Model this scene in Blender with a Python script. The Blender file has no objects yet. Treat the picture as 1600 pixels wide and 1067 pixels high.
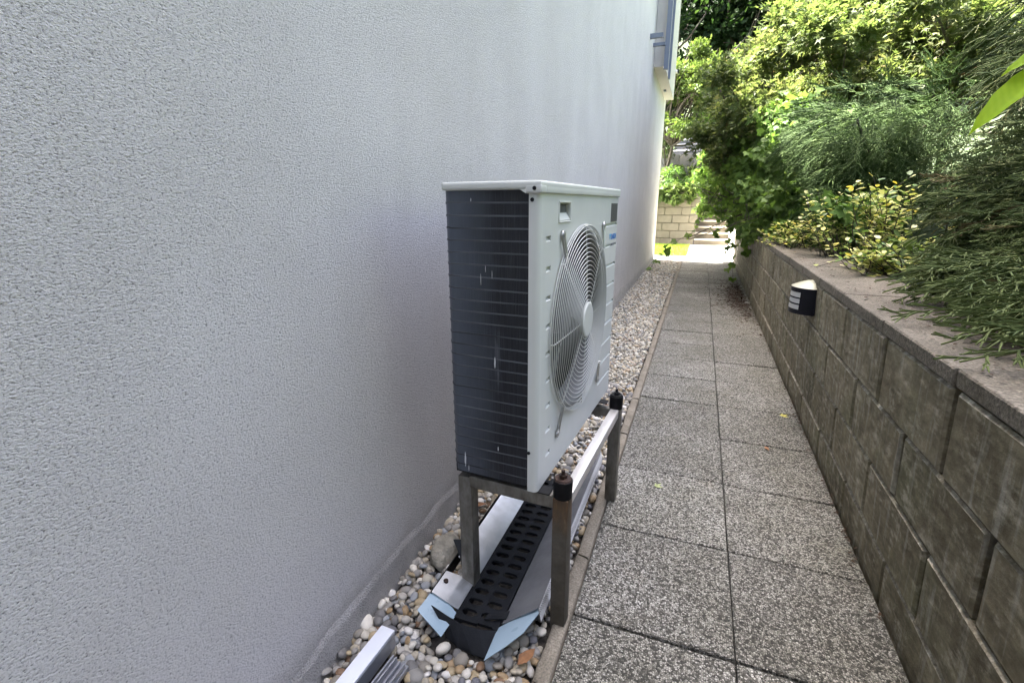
import bpy, bmesh, math, random
import numpy as np
from mathutils import Vector, Matrix

R = math.radians
rng = np.random.default_rng(7)
random.seed(7)
scene = bpy.context.scene
C = scene.collection

# ------------------------------------------------------------------ camera
CAM = np.array([-0.2198, -1.2759, 1.3081])
FPX, YAW, PITCH, ROLL = 749.62, 0.366775, 0.278839, -0.003833
_cy, _sy, _cp, _sp = math.cos(YAW), math.sin(YAW), math.cos(PITCH), math.sin(PITCH)
FW = np.array([-_sy * _cp, _cy * _cp, -_sp])
_r = np.array([_cy, _sy, 0.0]); _u = np.cross(_r, FW)
RT = math.cos(ROLL) * _r + math.sin(ROLL) * _u
UP = -math.sin(ROLL) * _r + math.cos(ROLL) * _u
cam_data = bpy.data.cameras.new('camera')
cam = bpy.data.objects.new('camera', cam_data); C.objects.link(cam)
cam_data.sensor_width = 36.0; cam_data.lens = FPX / 1600 * 36
cam_data.clip_start = 0.02; cam_data.clip_end = 500
cam.matrix_world = Matrix(((RT[0], UP[0], -FW[0], CAM[0]), (RT[1], UP[1], -FW[1], CAM[1]),
                           (RT[2], UP[2], -FW[2], CAM[2]), (0, 0, 0, 1)))
scene.camera = cam

# ------------------------------------------------------------------ sky, sun, exposure
SUN_EL, SUN_AZ = R(66), R(-71)          # azimuth clockwise from +Y: the sun stands behind the house
world = bpy.data.worlds.new('World'); scene.world = world; world.use_nodes = True
wn = world.node_tree
sky = wn.nodes.new('ShaderNodeTexSky'); sky.sky_type = 'NISHITA'; sky.sun_disc = False
sky.sun_elevation = SUN_EL; sky.sun_rotation = SUN_AZ; sky.air_density = 0.7; sky.dust_density = 8.0; sky.ozone_density = 1.0
wn.links.new(sky.outputs[0], wn.nodes['Background'].inputs[0])
wn.nodes['Background'].inputs[1].default_value = 0.12
sl = bpy.data.lights.new('sun', 'SUN'); sl.energy = 5.0; sl.angle = R(0.53); sl.color = (1.0, 0.95, 0.86)
sun = bpy.data.objects.new('sun', sl); C.objects.link(sun)
sd = Vector((math.sin(SUN_AZ) * math.cos(SUN_EL), math.cos(SUN_AZ) * math.cos(SUN_EL), math.sin(SUN_EL)))
sun.rotation_euler = sd.to_track_quat('Z', 'Y').to_euler(); sun.location = (-12, 2, 20)
scene.view_settings.view_transform = 'Standard'; scene.view_settings.look = 'None'
scene.view_settings.gamma = 1.0; scene.view_settings.exposure = 3.8
scene.render.engine = 'CYCLES'
scene.cycles.max_bounces = 8; scene.cycles.diffuse_bounces = 5; scene.cycles.transparent_max_bounces = 4
scene.cycles.use_denoising = True

# ------------------------------------------------------------------ material helpers
MATS = {}
class NT:
    def __init__(s, name):
        s.m = bpy.data.materials.new(name); s.m.use_nodes = True; s.t = s.m.node_tree
        s.b = s.t.nodes['Principled BSDF']; s.out = s.t.nodes['Material Output']; MATS[name] = s.m
    def n(s, typ, ins=None, **kw):
        nd = s.t.nodes.new('ShaderNode' + typ)
        for k, v in kw.items(): setattr(nd, k, v)
        for k, v in (ins or {}).items():
            if hasattr(v, 'is_linked'): s.t.links.new(v, nd.inputs[k])
            else: nd.inputs[k].default_value = v
        return nd
    def set(s, **kw):
        for k, v in kw.items():
            k = k.replace('_', ' ')
            if hasattr(v, 'is_linked'): s.t.links.new(v, s.b.inputs[k])
            else: s.b.inputs[k].default_value = v
    def coord(s, scale=(1, 1, 1), which='Object'):
        tc = s.n('TexCoord'); mp = s.n('Mapping', {'Vector': tc.outputs[which], 'Scale': scale}); return mp.outputs[0]
    def noise(s, vec, scale, detail=3.0, rough=0.55, dim=None):
        return s.n('TexNoise', {'Vector': vec, 'Scale': scale, 'Detail': detail, 'Roughness': rough}).outputs['Fac']
    def ramp(s, fac, stops, interp='LINEAR'):
        nd = s.n('ValToRGB', {'Fac': fac}); cr = nd.color_ramp; cr.interpolation = interp
        while len(cr.elements) < len(stops): cr.elements.new(0.5)
        for e, (p, c) in zip(cr.elements, stops):
            e.position = p; e.color = (*c, 1) if len(c) == 3 else c
        return nd.outputs[0]
    def mix(s, fac, a, b, mode='MIX'):
        nd = s.n('MixRGB', {'Fac': fac, 'Color1': a, 'Color2': b}, blend_type=mode); return nd.outputs[0]
    def math(s, op, a, b=0.0):
        return s.n('Math', {0: a, 1: b}, operation=op).outputs[0]
    def bump(s, h, dist, strength=1.0, normal=None):
        ins = {'Height': h, 'Distance': dist, 'Strength': strength}
        if normal is not None: ins['Normal'] = normal
        o = s.n('Bump', ins).outputs[0]; s.t.links.new(o, s.b.inputs['Normal']); return o
def g(v): return (v, v, v, 1)
def c4(c): return (*c, 1)

def simple(name, col, rough=0.5, metal=0.0, var=0.12, vscale=8.0, bump=0.0, bscale=200.0, stretch=(1, 1, 1)):
    t = NT(name); v = t.coord(stretch); f = t.noise(v, vscale, 4)
    a = tuple(x * (1 - var) for x in col); b = tuple(min(1, x * (1 + var)) for x in col)
    t.set(Base_Color=t.ramp(f, [(0.3, a), (0.7, b)]), Metallic=metal)
    r = t.ramp(t.noise(v, vscale * 2.3, 4), [(0.3, (max(.03, rough - .08),) * 3), (0.7, (min(1, rough + .1),) * 3)])
    t.set(Roughness=r)
    if bump: t.bump(t.noise(v, bscale, 3), bump)
    return t.m

def m_stucco():
    t = NT('stucco'); v = t.coord()
    va = t.coord((1, .72, 1.18)); n1 = t.noise(va, 265, 3, .68); n2 = t.noise(va, 110, 3, .6); n3 = t.noise(v, 2.2, 3)
    vs = t.coord((1, 1, .25)); st = t.noise(vs, 5, 4)
    h = t.math('ADD', t.math('MULTIPLY', n1, .75), t.math('MULTIPLY', n2, .42))
    base = t.ramp(n3, [(.35, (.70, .675, .65)), (.65, (.755, .73, .705))])
    base = t.mix(t.ramp(st, [(.48, (0, 0, 0)), (.8, (.12, .12, .12))]), base, c4((.56, .55, .52)))
    # splash zone near the ground: greyer paint with an uneven, slightly scuffed upper edge
    z = t.n('SeparateXYZ', {'Vector': t.n('TexCoord').outputs['Object']}).outputs['Z']
    edge = t.math('ADD', z, t.math('MULTIPLY', t.noise(v, 7, 5, .7), -.13))
    base = t.mix(t.ramp(edge, [(.0, (1, 1, 1)), (.11, (0, 0, 0))]), base, c4((.53, .51, .48)))
    scuff = t.math('MULTIPLY', t.ramp(edge, [(.06, (0, 0, 0)), (.078, (1, 1, 1)), (.10, (0, 0, 0))]), t.ramp(t.noise(v, 34, 3), [(.48, (0, 0, 0)), (.6, (1, 1, 1))]))
    base = t.mix(t.math('MULTIPLY', scuff, .55), base, c4((.74, .72, .69)))
    pit_shade = t.ramp(n1, [(.31, (.22, .22, .22)), (.45, (1, 1, 1))])  # shade in the crevices painted into the colour where the relief is low
    pit_shade = t.mix(1.0, pit_shade, t.ramp(n2, [(.28, (.70, .70, .70)), (.42, (1, 1, 1))]), 'MULTIPLY')
    base = t.mix(1.0, base, t.ramp(t.noise(t.coord((1, 1, .12)), 3.3, 5, .65), [(.34, (.95, .945, .935)), (.66, (1, 1, 1))]), 'MULTIPLY')
    t.set(Base_Color=t.mix(1.0, base, pit_shade, 'MULTIPLY'), Roughness=.92, Specular_IOR_Level=.2)
    t.bump(h, .0125, 1.0)
m_stucco()

def m_plinth():
    t = NT('plinth_render'); v = t.coord(); n1 = t.noise(v, 210, 3, .62); n3 = t.noise(v, 9, 5, .65)
    base = t.ramp(n3, [(.3, (.40, .385, .365)), (.7, (.60, .58, .555))])
    t.set(Base_Color=t.mix(1.0, base, t.ramp(n1, [(.3, (.45, .45, .45)), (.5, (1, 1, 1))]), 'MULTIPLY'), Roughness=.95); t.bump(t.math('ADD', n1, t.math('MULTIPLY', n3, .4)), .010, 1.0)
m_plinth()
def m_slab():
    t = NT('washed_concrete'); v = t.coord()
    vo = t.n('TexVoronoi', {'Vector': v, 'Scale': 165.0, 'Randomness': 1.0}, feature='F1')
    ed = t.n('TexVoronoi', {'Vector': v, 'Scale': 165.0}, feature='DISTANCE_TO_EDGE').outputs['Distance']
    sep = t.n('SeparateColor', {'Color': vo.outputs['Color']}).outputs[0]
    chips = t.ramp(sep, [(0, (.040, .039, .033)), (.2, (.095, .092, .078)), (.36, (.22, .214, .187)), (.55, (.40, .392, .35)), (.8, (.57, .56, .515)), (1, (.76, .75, .70))])
    gap = t.ramp(ed, [(.03, (1, 1, 1)), (.14, (0, 0, 0))])
    col = t.mix(gap, chips, c4((.07, .067, .056)))
    grime = t.ramp(t.noise(v, 2.6, 5, .65), [(.35, (.70, .69, .63)), (.68, (1, 1, 1))])
    col = t.mix(1.0, col, grime, 'MULTIPLY')
    oi = t.n('ObjectInfo').outputs['Random']
    col = t.mix(1.0, col, t.ramp(oi, [(0, (.66, .655, .645)), (.5, (.79, .785, .775)), (1, (.90, .90, .895))]), 'MULTIPLY')
    st = t.ramp(t.noise(v, 7, 6, .7), [(.56, (1, 1, 1)), (.74, (.74, .70, .62))])
    col = t.mix(1.0, col, st, 'MULTIPLY')
    t.set(Base_Color=col, Roughness=.8)
    t.bump(t.math('ADD', t.ramp(ed, [(0, (0, 0, 0)), (.2, (1, 1, 1))]), t.math('MULTIPLY', sep, .6)), .003, .8)
m_slab()

def m_block():
    t = NT('wall_block'); v = t.coord(); oi = t.n('ObjectInfo').outputs['Random']
    vv = t.n('VectorMath', {0: v, 1: t.n('CombineXYZ', {'X': t.math('MULTIPLY', oi, 37.0), 'Y': t.math('MULTIPLY', oi, 91.0)}).outputs[0]}, operation='ADD').outputs[0]
    n1 = t.noise(vv, 6, 6, .68); n2 = t.noise(t.n('Mapping', {'Vector': vv, 'Scale': (1, .4, 1)}).outputs[0], 46, 4, .6)
    base = t.ramp(n1, [(.28, (.105, .090, .060)), (.5, (.182, .161, .114)), (.72, (.29, .264, .198))])
    base = t.mix(1.0, base, t.ramp(oi, [(0, (.66, .645, .60)), (1, (.98, .96, .92))]), 'MULTIPLY')
    mp = t.n('Mapping', {'Vector': vv, 'Scale': (1, 14, 1.6)}).outputs[0]
    streak = t.ramp(t.noise(mp, 2.2, 4, .6), [(.54, (0, 0, 0)), (.72, (.6, .6, .6))])
    base = t.mix(streak, base, c4((.34, .33, .29)))
    green = t.ramp(t.noise(vv, 3.1, 5), [(.52, (0, 0, 0)), (.75, (.55, .55, .55))])
    base = t.mix(green, base, c4((.13, .135, .075)))
    base = t.mix(1.0, base, t.ramp(n2, [(.28, (.72, .71, .69)), (.5, (1, 1, 1)), (.72, (1.4, 1.4, 1.38))]), 'MULTIPLY')
    blot = t.ramp(t.noise(vv, 11, 6, .75), [(.50, (0, 0, 0)), (.64, (.55, .55, .55))])
    base = t.mix(t.math('MULTIPLY', blot, t.ramp(n2, [(.42, (0, 0, 0)), (.6, (1, 1, 1))])), base, c4((.44, .41, .34)))
    t.set(Base_Color=base, Roughness=.9, Specular_IOR_Level=.25)
    t.bump(t.math('ADD', t.math('MULTIPLY', n1, .8), n2), .004, .7)
m_block()
def m_edge():
    t = NT('worn_edge'); v = t.coord(); n = t.noise(v, 22, 5, .7); n2 = t.noise(v, 120, 3)
    base = t.ramp(n, [(.42, (.16, .138, .10)), (.55, (.27, .245, .195)), (.68, (.46, .43, .37))])
    t.set(Base_Color=t.mix(1.0, base, t.ramp(n2, [(.3, (.7, .7, .7)), (.7, (1.2, 1.2, 1.2))]), 'MULTIPLY'), Roughness=.95); t.bump(n2, .003, .8)
m_edge()
def m_cap():
    t = NT('rough_concrete'); v = t.coord()
    n2 = t.noise(v, 95, 4, .7); n1 = t.noise(v, 6, 5)
    base = t.ramp(n2, [(.3, (.060, .053, .043)), (.5, (.135, .122, .10)), (.7, (.25, .232, .20))])
    base = t.mix(1.0, base, t.ramp(n1, [(.3, (.6, .57, .5)), (.7, (1.05, 1.02, .98))]), 'MULTIPLY')
    t.set(Base_Color=base, Roughness=.95); t.bump(n2, .006, .9)
m_cap()
def m_kerb():
    t = NT('kerb_concrete'); v = t.coord()
    n1 = t.noise(v, 9, 5, .65); n2 = t.noise(v, 150, 3, .6)
    base = t.ramp(n1, [(.3, (.125, .108, .08)), (.7, (.24, .212, .165))])
    base = t.mix(.5, base, t.ramp(n2, [(.3, (.1, .1, .1)), (.7, (.85, .85, .85))]), 'OVERLAY')
    t.set(Base_Color=base, Roughness=.9); t.bump(n2, .003, .8)
m_kerb()

PEB = [(0, (.40, .38, .34)), (.10, (.60, .57, .50)), (.17, (.25, .24, .22)), (.3, (.37, .33, .255)), (.42, (.15, .145, .14)), (.5, (.47, .44, .37)),
       (.58, (.23, .21, .175)), (.66, (.36, .29, .18)), (.74, (.64, .62, .58)), (.815, (.30, .215, .12)), (.86, (.13, .13, .14)), (.91, (.26, .275, .29)), (.965, (.20, .125, .075)), (1, (.5, .40, .26))]
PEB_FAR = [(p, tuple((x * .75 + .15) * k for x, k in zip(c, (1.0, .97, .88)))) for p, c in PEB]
def m_pebble(name, src, stops):
    t = NT(name); v = t.coord()
    r = t.n('ObjectInfo').outputs['Random'] if src == 'obj' else t.n('Attribute', attribute_name='rnd').outputs['Fac']
    base = t.ramp(r, stops, 'CONSTANT')
    n = t.noise(v, 70, 5, .65)
    base = t.mix(1.0, base, t.ramp(n, [(.25, (.62, .58, .52)), (.5, (.95, .94, .92)), (.75, (1.1, 1.1, 1.1))]), 'MULTIPLY')
    t.set(Base_Color=base, Roughness=.55, Specular_IOR_Level=.4); t.bump(n, .0015, .4)
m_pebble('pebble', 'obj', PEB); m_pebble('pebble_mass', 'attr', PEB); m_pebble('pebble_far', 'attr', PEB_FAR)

def m_leaf(name, stops, trans=.35, rough=.55, attr='rnd', spec=.2):
    t = NT(name); r = t.n('Attribute', attribute_name=attr).outputs['Fac']
    col = t.ramp(r, stops)
    t.set(Base_Color=col, Roughness=rough, Specular_IOR_Level=spec)
    tr = t.n('BsdfTranslucent', {'Color': t.mix(1.0, col, c4((1.1, 1.12, .68)), 'MULTIPLY')})
    mx = t.n('MixShader', {0: trans, 1: t.b.outputs[0], 2: tr.outputs[0]})
    t.t.links.new(mx.outputs[0], t.out.inputs['Surface'])
m_leaf('leaf_dark', [(0, (.012, .026, .009)), (.6, (.022, .048, .015)), (1, (.05, .085, .026))])
m_leaf('leaf_mid', [(0, (.045, .095, .022)), (.5, (.085, .16, .036)), (1, (.15, .24, .06))])
m_leaf('leaf_bright', [(0, (.05, .085, .02)), (.6, (.09, .135, .036)), (1, (.165, .20, .065))], .38)
m_leaf('leaf_maple', [(0, (.058, .092, .030)), (.35, (.094, .132, .047)), (.75, (.142, .168, .070)), (.92, (.20, .195, .10)), (1, (.24, .145, .08))], .46)
m_leaf('leaf_vine', [(0, (.065, .12, .03)), (.6, (.125, .21, .052)), (.9, (.19, .28, .075)), (1, (.26, .33, .11))], .48)
m_leaf('leaf_variegated', [(0, (.08, .15, .035)), (.25, (.14, .23, .05)), (.4, (.36, .40, .10)), (.7, (.50, .51, .18)), (.9, (.62, .60, .34)), (1, (.60, .50, .06))], .35, .35)
m_leaf('needle_dark', [(0, (.035, .065, .02)), (.5, (.07, .12, .036)), (1, (.12, .18, .06))], .3, .65)
m_leaf('needle_near', [(0, (.04, .06, .02)), (.4, (.08, .115, .036)), (.85, (.15, .19, .07)), (.96, (.22, .25, .11)), (1, (.17, .12, .06))], .25, .65)
m_leaf('grass_blade', [(0, (.14, .24, .02)), (.6, (.22, .34, .03)), (1, (.34, .42, .05))], .35, .6)
def m_bigleaf():
    t = NT('fresh_leaf'); v = t.coord()
    w = t.n('TexWave', {'Vector': v, 'Scale': 26.0, 'Distortion': 1.5, 'Detail': 2.0}, wave_type='BANDS', bands_direction='X').outputs['Fac']
    col = t.ramp(w, [(0, (.17, .31, .004)), (1, (.22, .36, .008))])
    t.set(Base_Color=col, Roughness=.6, Specular_IOR_Level=.1)
    tr = t.n('BsdfTranslucent', {'Color': (.40, .52, .03, 1)})
    mx = t.n('MixShader', {0: .5, 1: t.b.outputs[0], 2: tr.outputs[0]}); t.t.links.new(mx.outputs[0], t.out.inputs['Surface'])
m_bigleaf()

simple('bark', (.06, .05, .036), .9, 0, .35, 14, .01, 60)
simple('soil', (.075, .058, .04), .95, 0, .4, 9, .02, 40)
simple('gravel_soil', (.06, .052, .042), .95, 0, .4, 20, .01, 80)
simple('bank_green', (.035, .055, .02), .95, 0, .5, 3, .04, 20)
simple('plaza_paving', (.62, .60, .55), .8, 0, .07, 3, .002, 90)
simple('white_render', (.78, .76, .72), .85, 0, .05, 3)
simple('terrace_stone', (.125, .110, .080), .9, 0, .14, 5, .008, 40)
simple('step_stone', (.09, .077, .055), .85, 0, .14, 5, .004, 60)
simple('tread_stone', (.36, .33, .27), .8, 0, .1, 5, .003, 60)
simple('grey_concrete', (.17, .17, .165), .85, 0, .12, 4, .003, 50)
simple('bay_render', (.50, .475, .43), .9, 0, .06, 3, .002, 150)
simple('railing_paint', (.12, .14, .18), .45, 0, .05, 5)
simple('roof_sheet', (.25, .25, .26), .6, 0, .1, 2)
simple('ivory_paint', (.57, .575, .53), .36, 0, .04, 3)
simple('guard_coat', (.50, .50, .46), .36, 0, .05, 10)
simple('dark_cavity', (.022, .022, .022), .7, 0, .2, 10)
simple('bell_grey', (.20, .20, .19), .5, 0, .1, 8)
simple('fan_plastic', (.075, .078, .08), .5, 0, .1, 8)
simple('screw_black', (.02, .02, .02), .45, .3, .1, 40)
simple('steel_clip', (.48, .48, .46), .35, .85, .12, 30)
simple('blue_print', (.015, .17, .50), .45, 0, .02, 3)
simple('cyan_print', (.02, .38, .62), .45, 0, .02, 3)
simple('grey_print', (.25, .26, .26), .5, 0, .02, 3)
simple('slot_dark', (.10, .10, .095), .6, 0, .1, 20)
simple('rubber', (.006, .006, .0065), .5, 0, .2, 30, .001, 120)
simple('rusty_steel', (.035, .019, .013), .55, .4, .5, 60, .002, 140)
simple('plastic_black', (.014, .015, .017), .42, 0, .25, 25, .0008, 150)
simple('film_blue', (.31, .41, .48), .32, 0, .04, 8)
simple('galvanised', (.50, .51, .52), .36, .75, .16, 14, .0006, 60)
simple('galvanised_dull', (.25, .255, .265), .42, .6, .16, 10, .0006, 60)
simple('aluminium_white', (.60, .62, .66), .32, .0, .02, 4)
simple('aluminium_grey', (.33, .34, .37), .33, .6, .15, 20, 0, 0, (1, .1, 1))
simple('boulder_stone', (.27, .25, .20), .9, 0, .3, 22, .012, 60)
simple('dry_leaf', (.20, .095, .04), .7, 0, .3, 60)
simple('yellow_leaf', (.52, .48, .12), .6, 0, .2, 60)
simple('pale_leaf', (.36, .40, .18), .6, 0, .25, 60)
simple('litter_brown', (.055, .032, .018), .9, 0, .5, 30)
simple('lamp_black', (.010, .010, .013), .42, 0, .1, 30)
simple('lamp_opal', (.30, .29, .20), .4, 0, .04, 20)
simple('lamp_lens', (.50, .495, .47), .35, 0, .03, 20)
simple('vent_white', (.55, .56, .56), .6, 0, .04, 20)
simple('paper_white', (.7, .7, .67), .7, 0, .05, 20)
for nm, sp, ro in (('rubber', .12, .75), ('plastic_black', .15, .6), ('lamp_black', .12, .6), ('screw_black', .2, .5), ('dark_cavity', .1, .8)):
    MATS[nm].node_tree.nodes['Principled BSDF'].inputs['Specular IOR Level'].default_value = sp
def m_leg():
    t = NT('weathered_aluminium'); v = t.coord((1, 1, .5))
    f = t.noise(v, 20, 5, .65)
    col = t.ramp(f, [(.28, (.085, .075, .055)), (.5, (.16, .15, .125)), (.72, (.25, .238, .21))])
    t.set(Base_Color=col, Metallic=.6, Roughness=t.ramp(f, [(.3, (.62,) * 3), (.7, (.42,) * 3)]))
m_leg()
def m_leg_rusty():
    t = NT('stained_aluminium'); v = t.coord((1, 1, .3))
    z = t.n('SeparateXYZ', {'Vector': t.n('TexCoord').outputs['Object']}).outputs['Z']
    f = t.noise(v, 30, 5, .7)
    clean = t.ramp(t.noise(t.coord(), 18, 5, .7), [(.3, (.05, .043, .031)), (.7, (.105, .094, .074))])
    rust = t.ramp(f, [(.3, (.035, .02, .011)), (.55, (.10, .060, .028)), (.75, (.19, .14, .08))])
    col = t.mix(t.ramp(t.math('ADD', z, t.math('MULTIPLY', f, .25)), [(.45, (0, 0, 0)), (.58, (1, 1, 1))]), clean, rust)
    t.set(Base_Color=col, Metallic=.35, Roughness=.55)
m_leg_rusty()
def m_rail():
    t = NT('bright_aluminium'); v = t.coord((1, .15, 1)); f = t.noise(v, 40, 4, .6)
    t.set(Base_Color=t.ramp(f, [(.3, (.50, .48, .44)), (.7, (.68, .66, .62))]), Metallic=.55, Roughness=.4)
m_rail()
def m_coil():
    t = NT('coil_fins'); v = t.coord(); vs = t.coord((1, 1, .012)); oi = t.coord((1, 1, .05))
    fine = t.noise(vs, 800, 2, .6); mid = t.noise(oi, 60, 4, .6); big = t.noise(v, 5, 4, .6)
    col = t.ramp(fine, [(.3, (.011, .012, .015)), (.6, (.024, .026, .031)), (.8, (.055, .059, .068))])
    scr = t.math('MULTIPLY', t.ramp(mid, [(.62, (0, 0, 0)), (.78, (1, 1, 1))]), t.ramp(big, [(.45, (0, 0, 0)), (.65, (1, 1, 1))]))
    col = t.mix(t.math('MULTIPLY', scr, .5), col, c4((.24, .25, .27)))
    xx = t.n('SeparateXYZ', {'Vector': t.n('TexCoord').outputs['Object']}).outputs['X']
    rear_sheen = t.ramp(t.math('ADD', t.math('MULTIPLY', xx, -3.2), t.math('MULTIPLY', big, .35)), [(.55, (0, 0, 0)), (1.0, (.75, .75, .75))])  # blue-grey sheen of the rear fins painted into the colour
    col = t.mix(rear_sheen, col, c4((.105, .122, .15)))
    t.set(Base_Color=col, Roughness=.36, Metallic=.45); t.bump(fine, .002, .4)
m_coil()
simple('coil_tube', (.06, .064, .072), .5, .2, .9, 9, 0, 0, (.3, .3, 1))
def m_plate():
    t = NT('rating_plate'); v = t.coord()
    w = t.noise(t.coord((1, 6, 26)), 16, 4, .7)
    t.set(Base_Color=t.ramp(w, [(.45, (.045, .046, .045)), (.62, (.12, .12, .115)), (.75, (.26, .26, .25))]), Roughness=.5)
m_plate()
def m_perf():
    t = NT('perforated_strip'); v = t.coord()
    vo = t.n('TexVoronoi', {'Vector': v, 'Scale': 120.0, 'Randomness': .15}, feature='F1').outputs['Distance']
    t.set(Base_Color=t.ramp(vo, [(.28, (.03, .03, .03)), (.36, (.72, .73, .74))]), Roughness=.45)
m_perf()

# ------------------------------------------------------------------ mesh helpers
def link(name, me, mat=None, parent=None, smooth=None):
    o = bpy.data.objects.new(name, me); C.objects.link(o)
    if mat and not me.materials: me.materials.append(MATS[mat])
    if parent is not None: o.parent = parent
    if smooth is not None and len(me.polygons):
        me.polygons.foreach_set('use_smooth', [True] * len(me.polygons)); me.set_sharp_from_angle(angle=R(smooth))
    return o
def tag(o, label=None, cat=None, group=None, kind=None):
    if label: o['label'] = label
    if cat: o['category'] = cat
    if group: o['group'] = group
    if kind: o['kind'] = kind
    return o
def empty(name, loc=(0, 0, 0), rz=0.0, label=None, cat=None, group=None):
    o = bpy.data.objects.new(name, None); C.objects.link(o); o.location = loc; o.rotation_euler = (0, 0, rz)
    o.empty_display_size = .1
    return tag(o, label, cat, group)

class MB:
    def __init__(s): s.v = []; s.f = []
    def add(s, verts, faces):
        k = len(s.v); s.v += [tuple(map(float, p)) for p in verts]; s.f += [tuple(i + k for i in q) for q in faces]; return s
    def box(s, x0, x1, y0, y1, z0, z1):
        v = [(x, y, z) for z in (z0, z1) for y in (y0, y1) for x in (x0, x1)]
        return s.add(v, [(0, 2, 3, 1), (4, 5, 7, 6), (0, 1, 5, 4), (2, 6, 7, 3), (0, 4, 6, 2), (1, 3, 7, 5)])
    def sheet(s, pts, n=(0, 0, 1), th=.002):
        """flat or folded polygon given thickness along n"""
        n = np.array(n, float) * th; k = len(pts); p = [np.array(q, float) for q in pts]
        v = [tuple(q) for q in p] + [tuple(q - n) for q in p]
        f = [tuple(range(k)), tuple(range(2 * k - 1, k - 1, -1))] + [(i, i + k, (i + 1) % k + k, (i + 1) % k) for i in range(k)]
        return s.add(v, f)
    def strip(s, A, B, th, n):
        """ribbon between two polylines, with thickness along n"""
        n = np.array(n, float) * th; m = len(A)
        a = [np.array(q, float) for q in A]; b = [np.array(q, float) for q in B]
        v = [tuple(q) for q in a] + [tuple(q) for q in b] + [tuple(q - n) for q in a] + [tuple(q - n) for q in b]
        f = []
        for i in range(m - 1):
            f += [(i, i + 1, m + i + 1, m + i), (2 * m + i + 1, 2 * m + i, 3 * m + i, 3 * m + i + 1),
                  (i + 1, i, 2 * m + i, 2 * m + i + 1), (m + i, m + i + 1, 3 * m + i + 1, 3 * m + i)]
        f += [(0, m, 3 * m, 2 * m), (m - 1, 3 * m - 1, 4 * m - 1, 2 * m - 1)]
        return s.add(v, f)
    def tube(s, pts, rad, sides=6, closed=False, caps=True):
        P = [np.array(p, float) for p in pts]; n = len(P)
        rad = [rad] * n if np.isscalar(rad) else rad
        k0 = len(s.v); prev = None
        for i in range(n):
            a, b = (P[(i - 1) % n], P[(i + 1) % n]) if closed else (P[max(i - 1, 0)], P[min(i + 1, n - 1)])
            d = b - a; d = d / (np.linalg.norm(d) + 1e-9)
            if prev is None:
                h = np.array((0, 0, 1.)) if abs(d[2]) < .9 else np.array((1., 0, 0)); u = np.cross(d, h)
            else: u = prev - d * (prev @ d)
            u = u / (np.linalg.norm(u) + 1e-9); w = np.cross(d, u); prev = u
            for j in range(sides):
                t = 2 * math.pi * j / sides
                s.v.append(tuple(P[i] + rad[i] * (math.cos(t) * u + math.sin(t) * w)))
        m = n if closed else n - 1
        for i in range(m):
            for j in range(sides):
                a = k0 + i * sides + j; b = k0 + i * sides + (j + 1) % sides
                c_ = k0 + ((i + 1) % n) * sides + (j + 1) % sides; d_ = k0 + ((i + 1) % n) * sides + j
                s.f.append((a, b, c_, d_))
        if caps and not closed:
            s.f.append(tuple(k0 + j for j in range(sides - 1, -1, -1))); s.f.append(tuple(k0 + (n - 1) * sides + j for j in range(sides)))
        return s
    def cyl(s, c, r, z0, z1, sides=20, r1=None):
        r1 = r if r1 is None else r1
        v = [(c[0] + r * math.cos(2 * math.pi * j / sides), c[1] + r * math.sin(2 * math.pi * j / sides), z0) for j in range(sides)]
        v += [(c[0] + r1 * math.cos(2 * math.pi * j / sides), c[1] + r1 * math.sin(2 * math.pi * j / sides), z1) for j in range(sides)]
        f = [(j, (j + 1) % sides, sides + (j + 1) % sides, sides + j) for j in range(sides)]
        return s.add(v, f + [tuple(range(sides - 1, -1, -1)), tuple(range(sides, 2 * sides))])
    def mesh(s, name):
        me = bpy.data.meshes.new(name); me.from_pydata(s.v, [], s.f); me.update(); return me
    def build(s, name, mat, parent=None, smooth=None, bevel=0, segs=2):
        me = s.mesh(name)
        if bevel:
            bm = bmesh.new(); bm.from_mesh(me); bmesh.ops.remove_doubles(bm, verts=bm.verts, dist=1e-5)
            bmesh.ops.bevel(bm, geom=list(bm.edges), offset=bevel, segments=segs, affect='EDGES', profile=.6)
            bm.to_mesh(me); bm.free()
        return link(name, me, mat, parent, smooth)
def box(name, mat, parent, x0, x1, y0, y1, z0, z1, bevel=0, smooth=None, segs=2):
    return MB().box(x0, x1, y0, y1, z0, z1).build(name, mat, parent, smooth if smooth is not None else (40 if bevel else None), bevel, segs)
def structure(o): o['kind'] = 'structure'; return o

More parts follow.
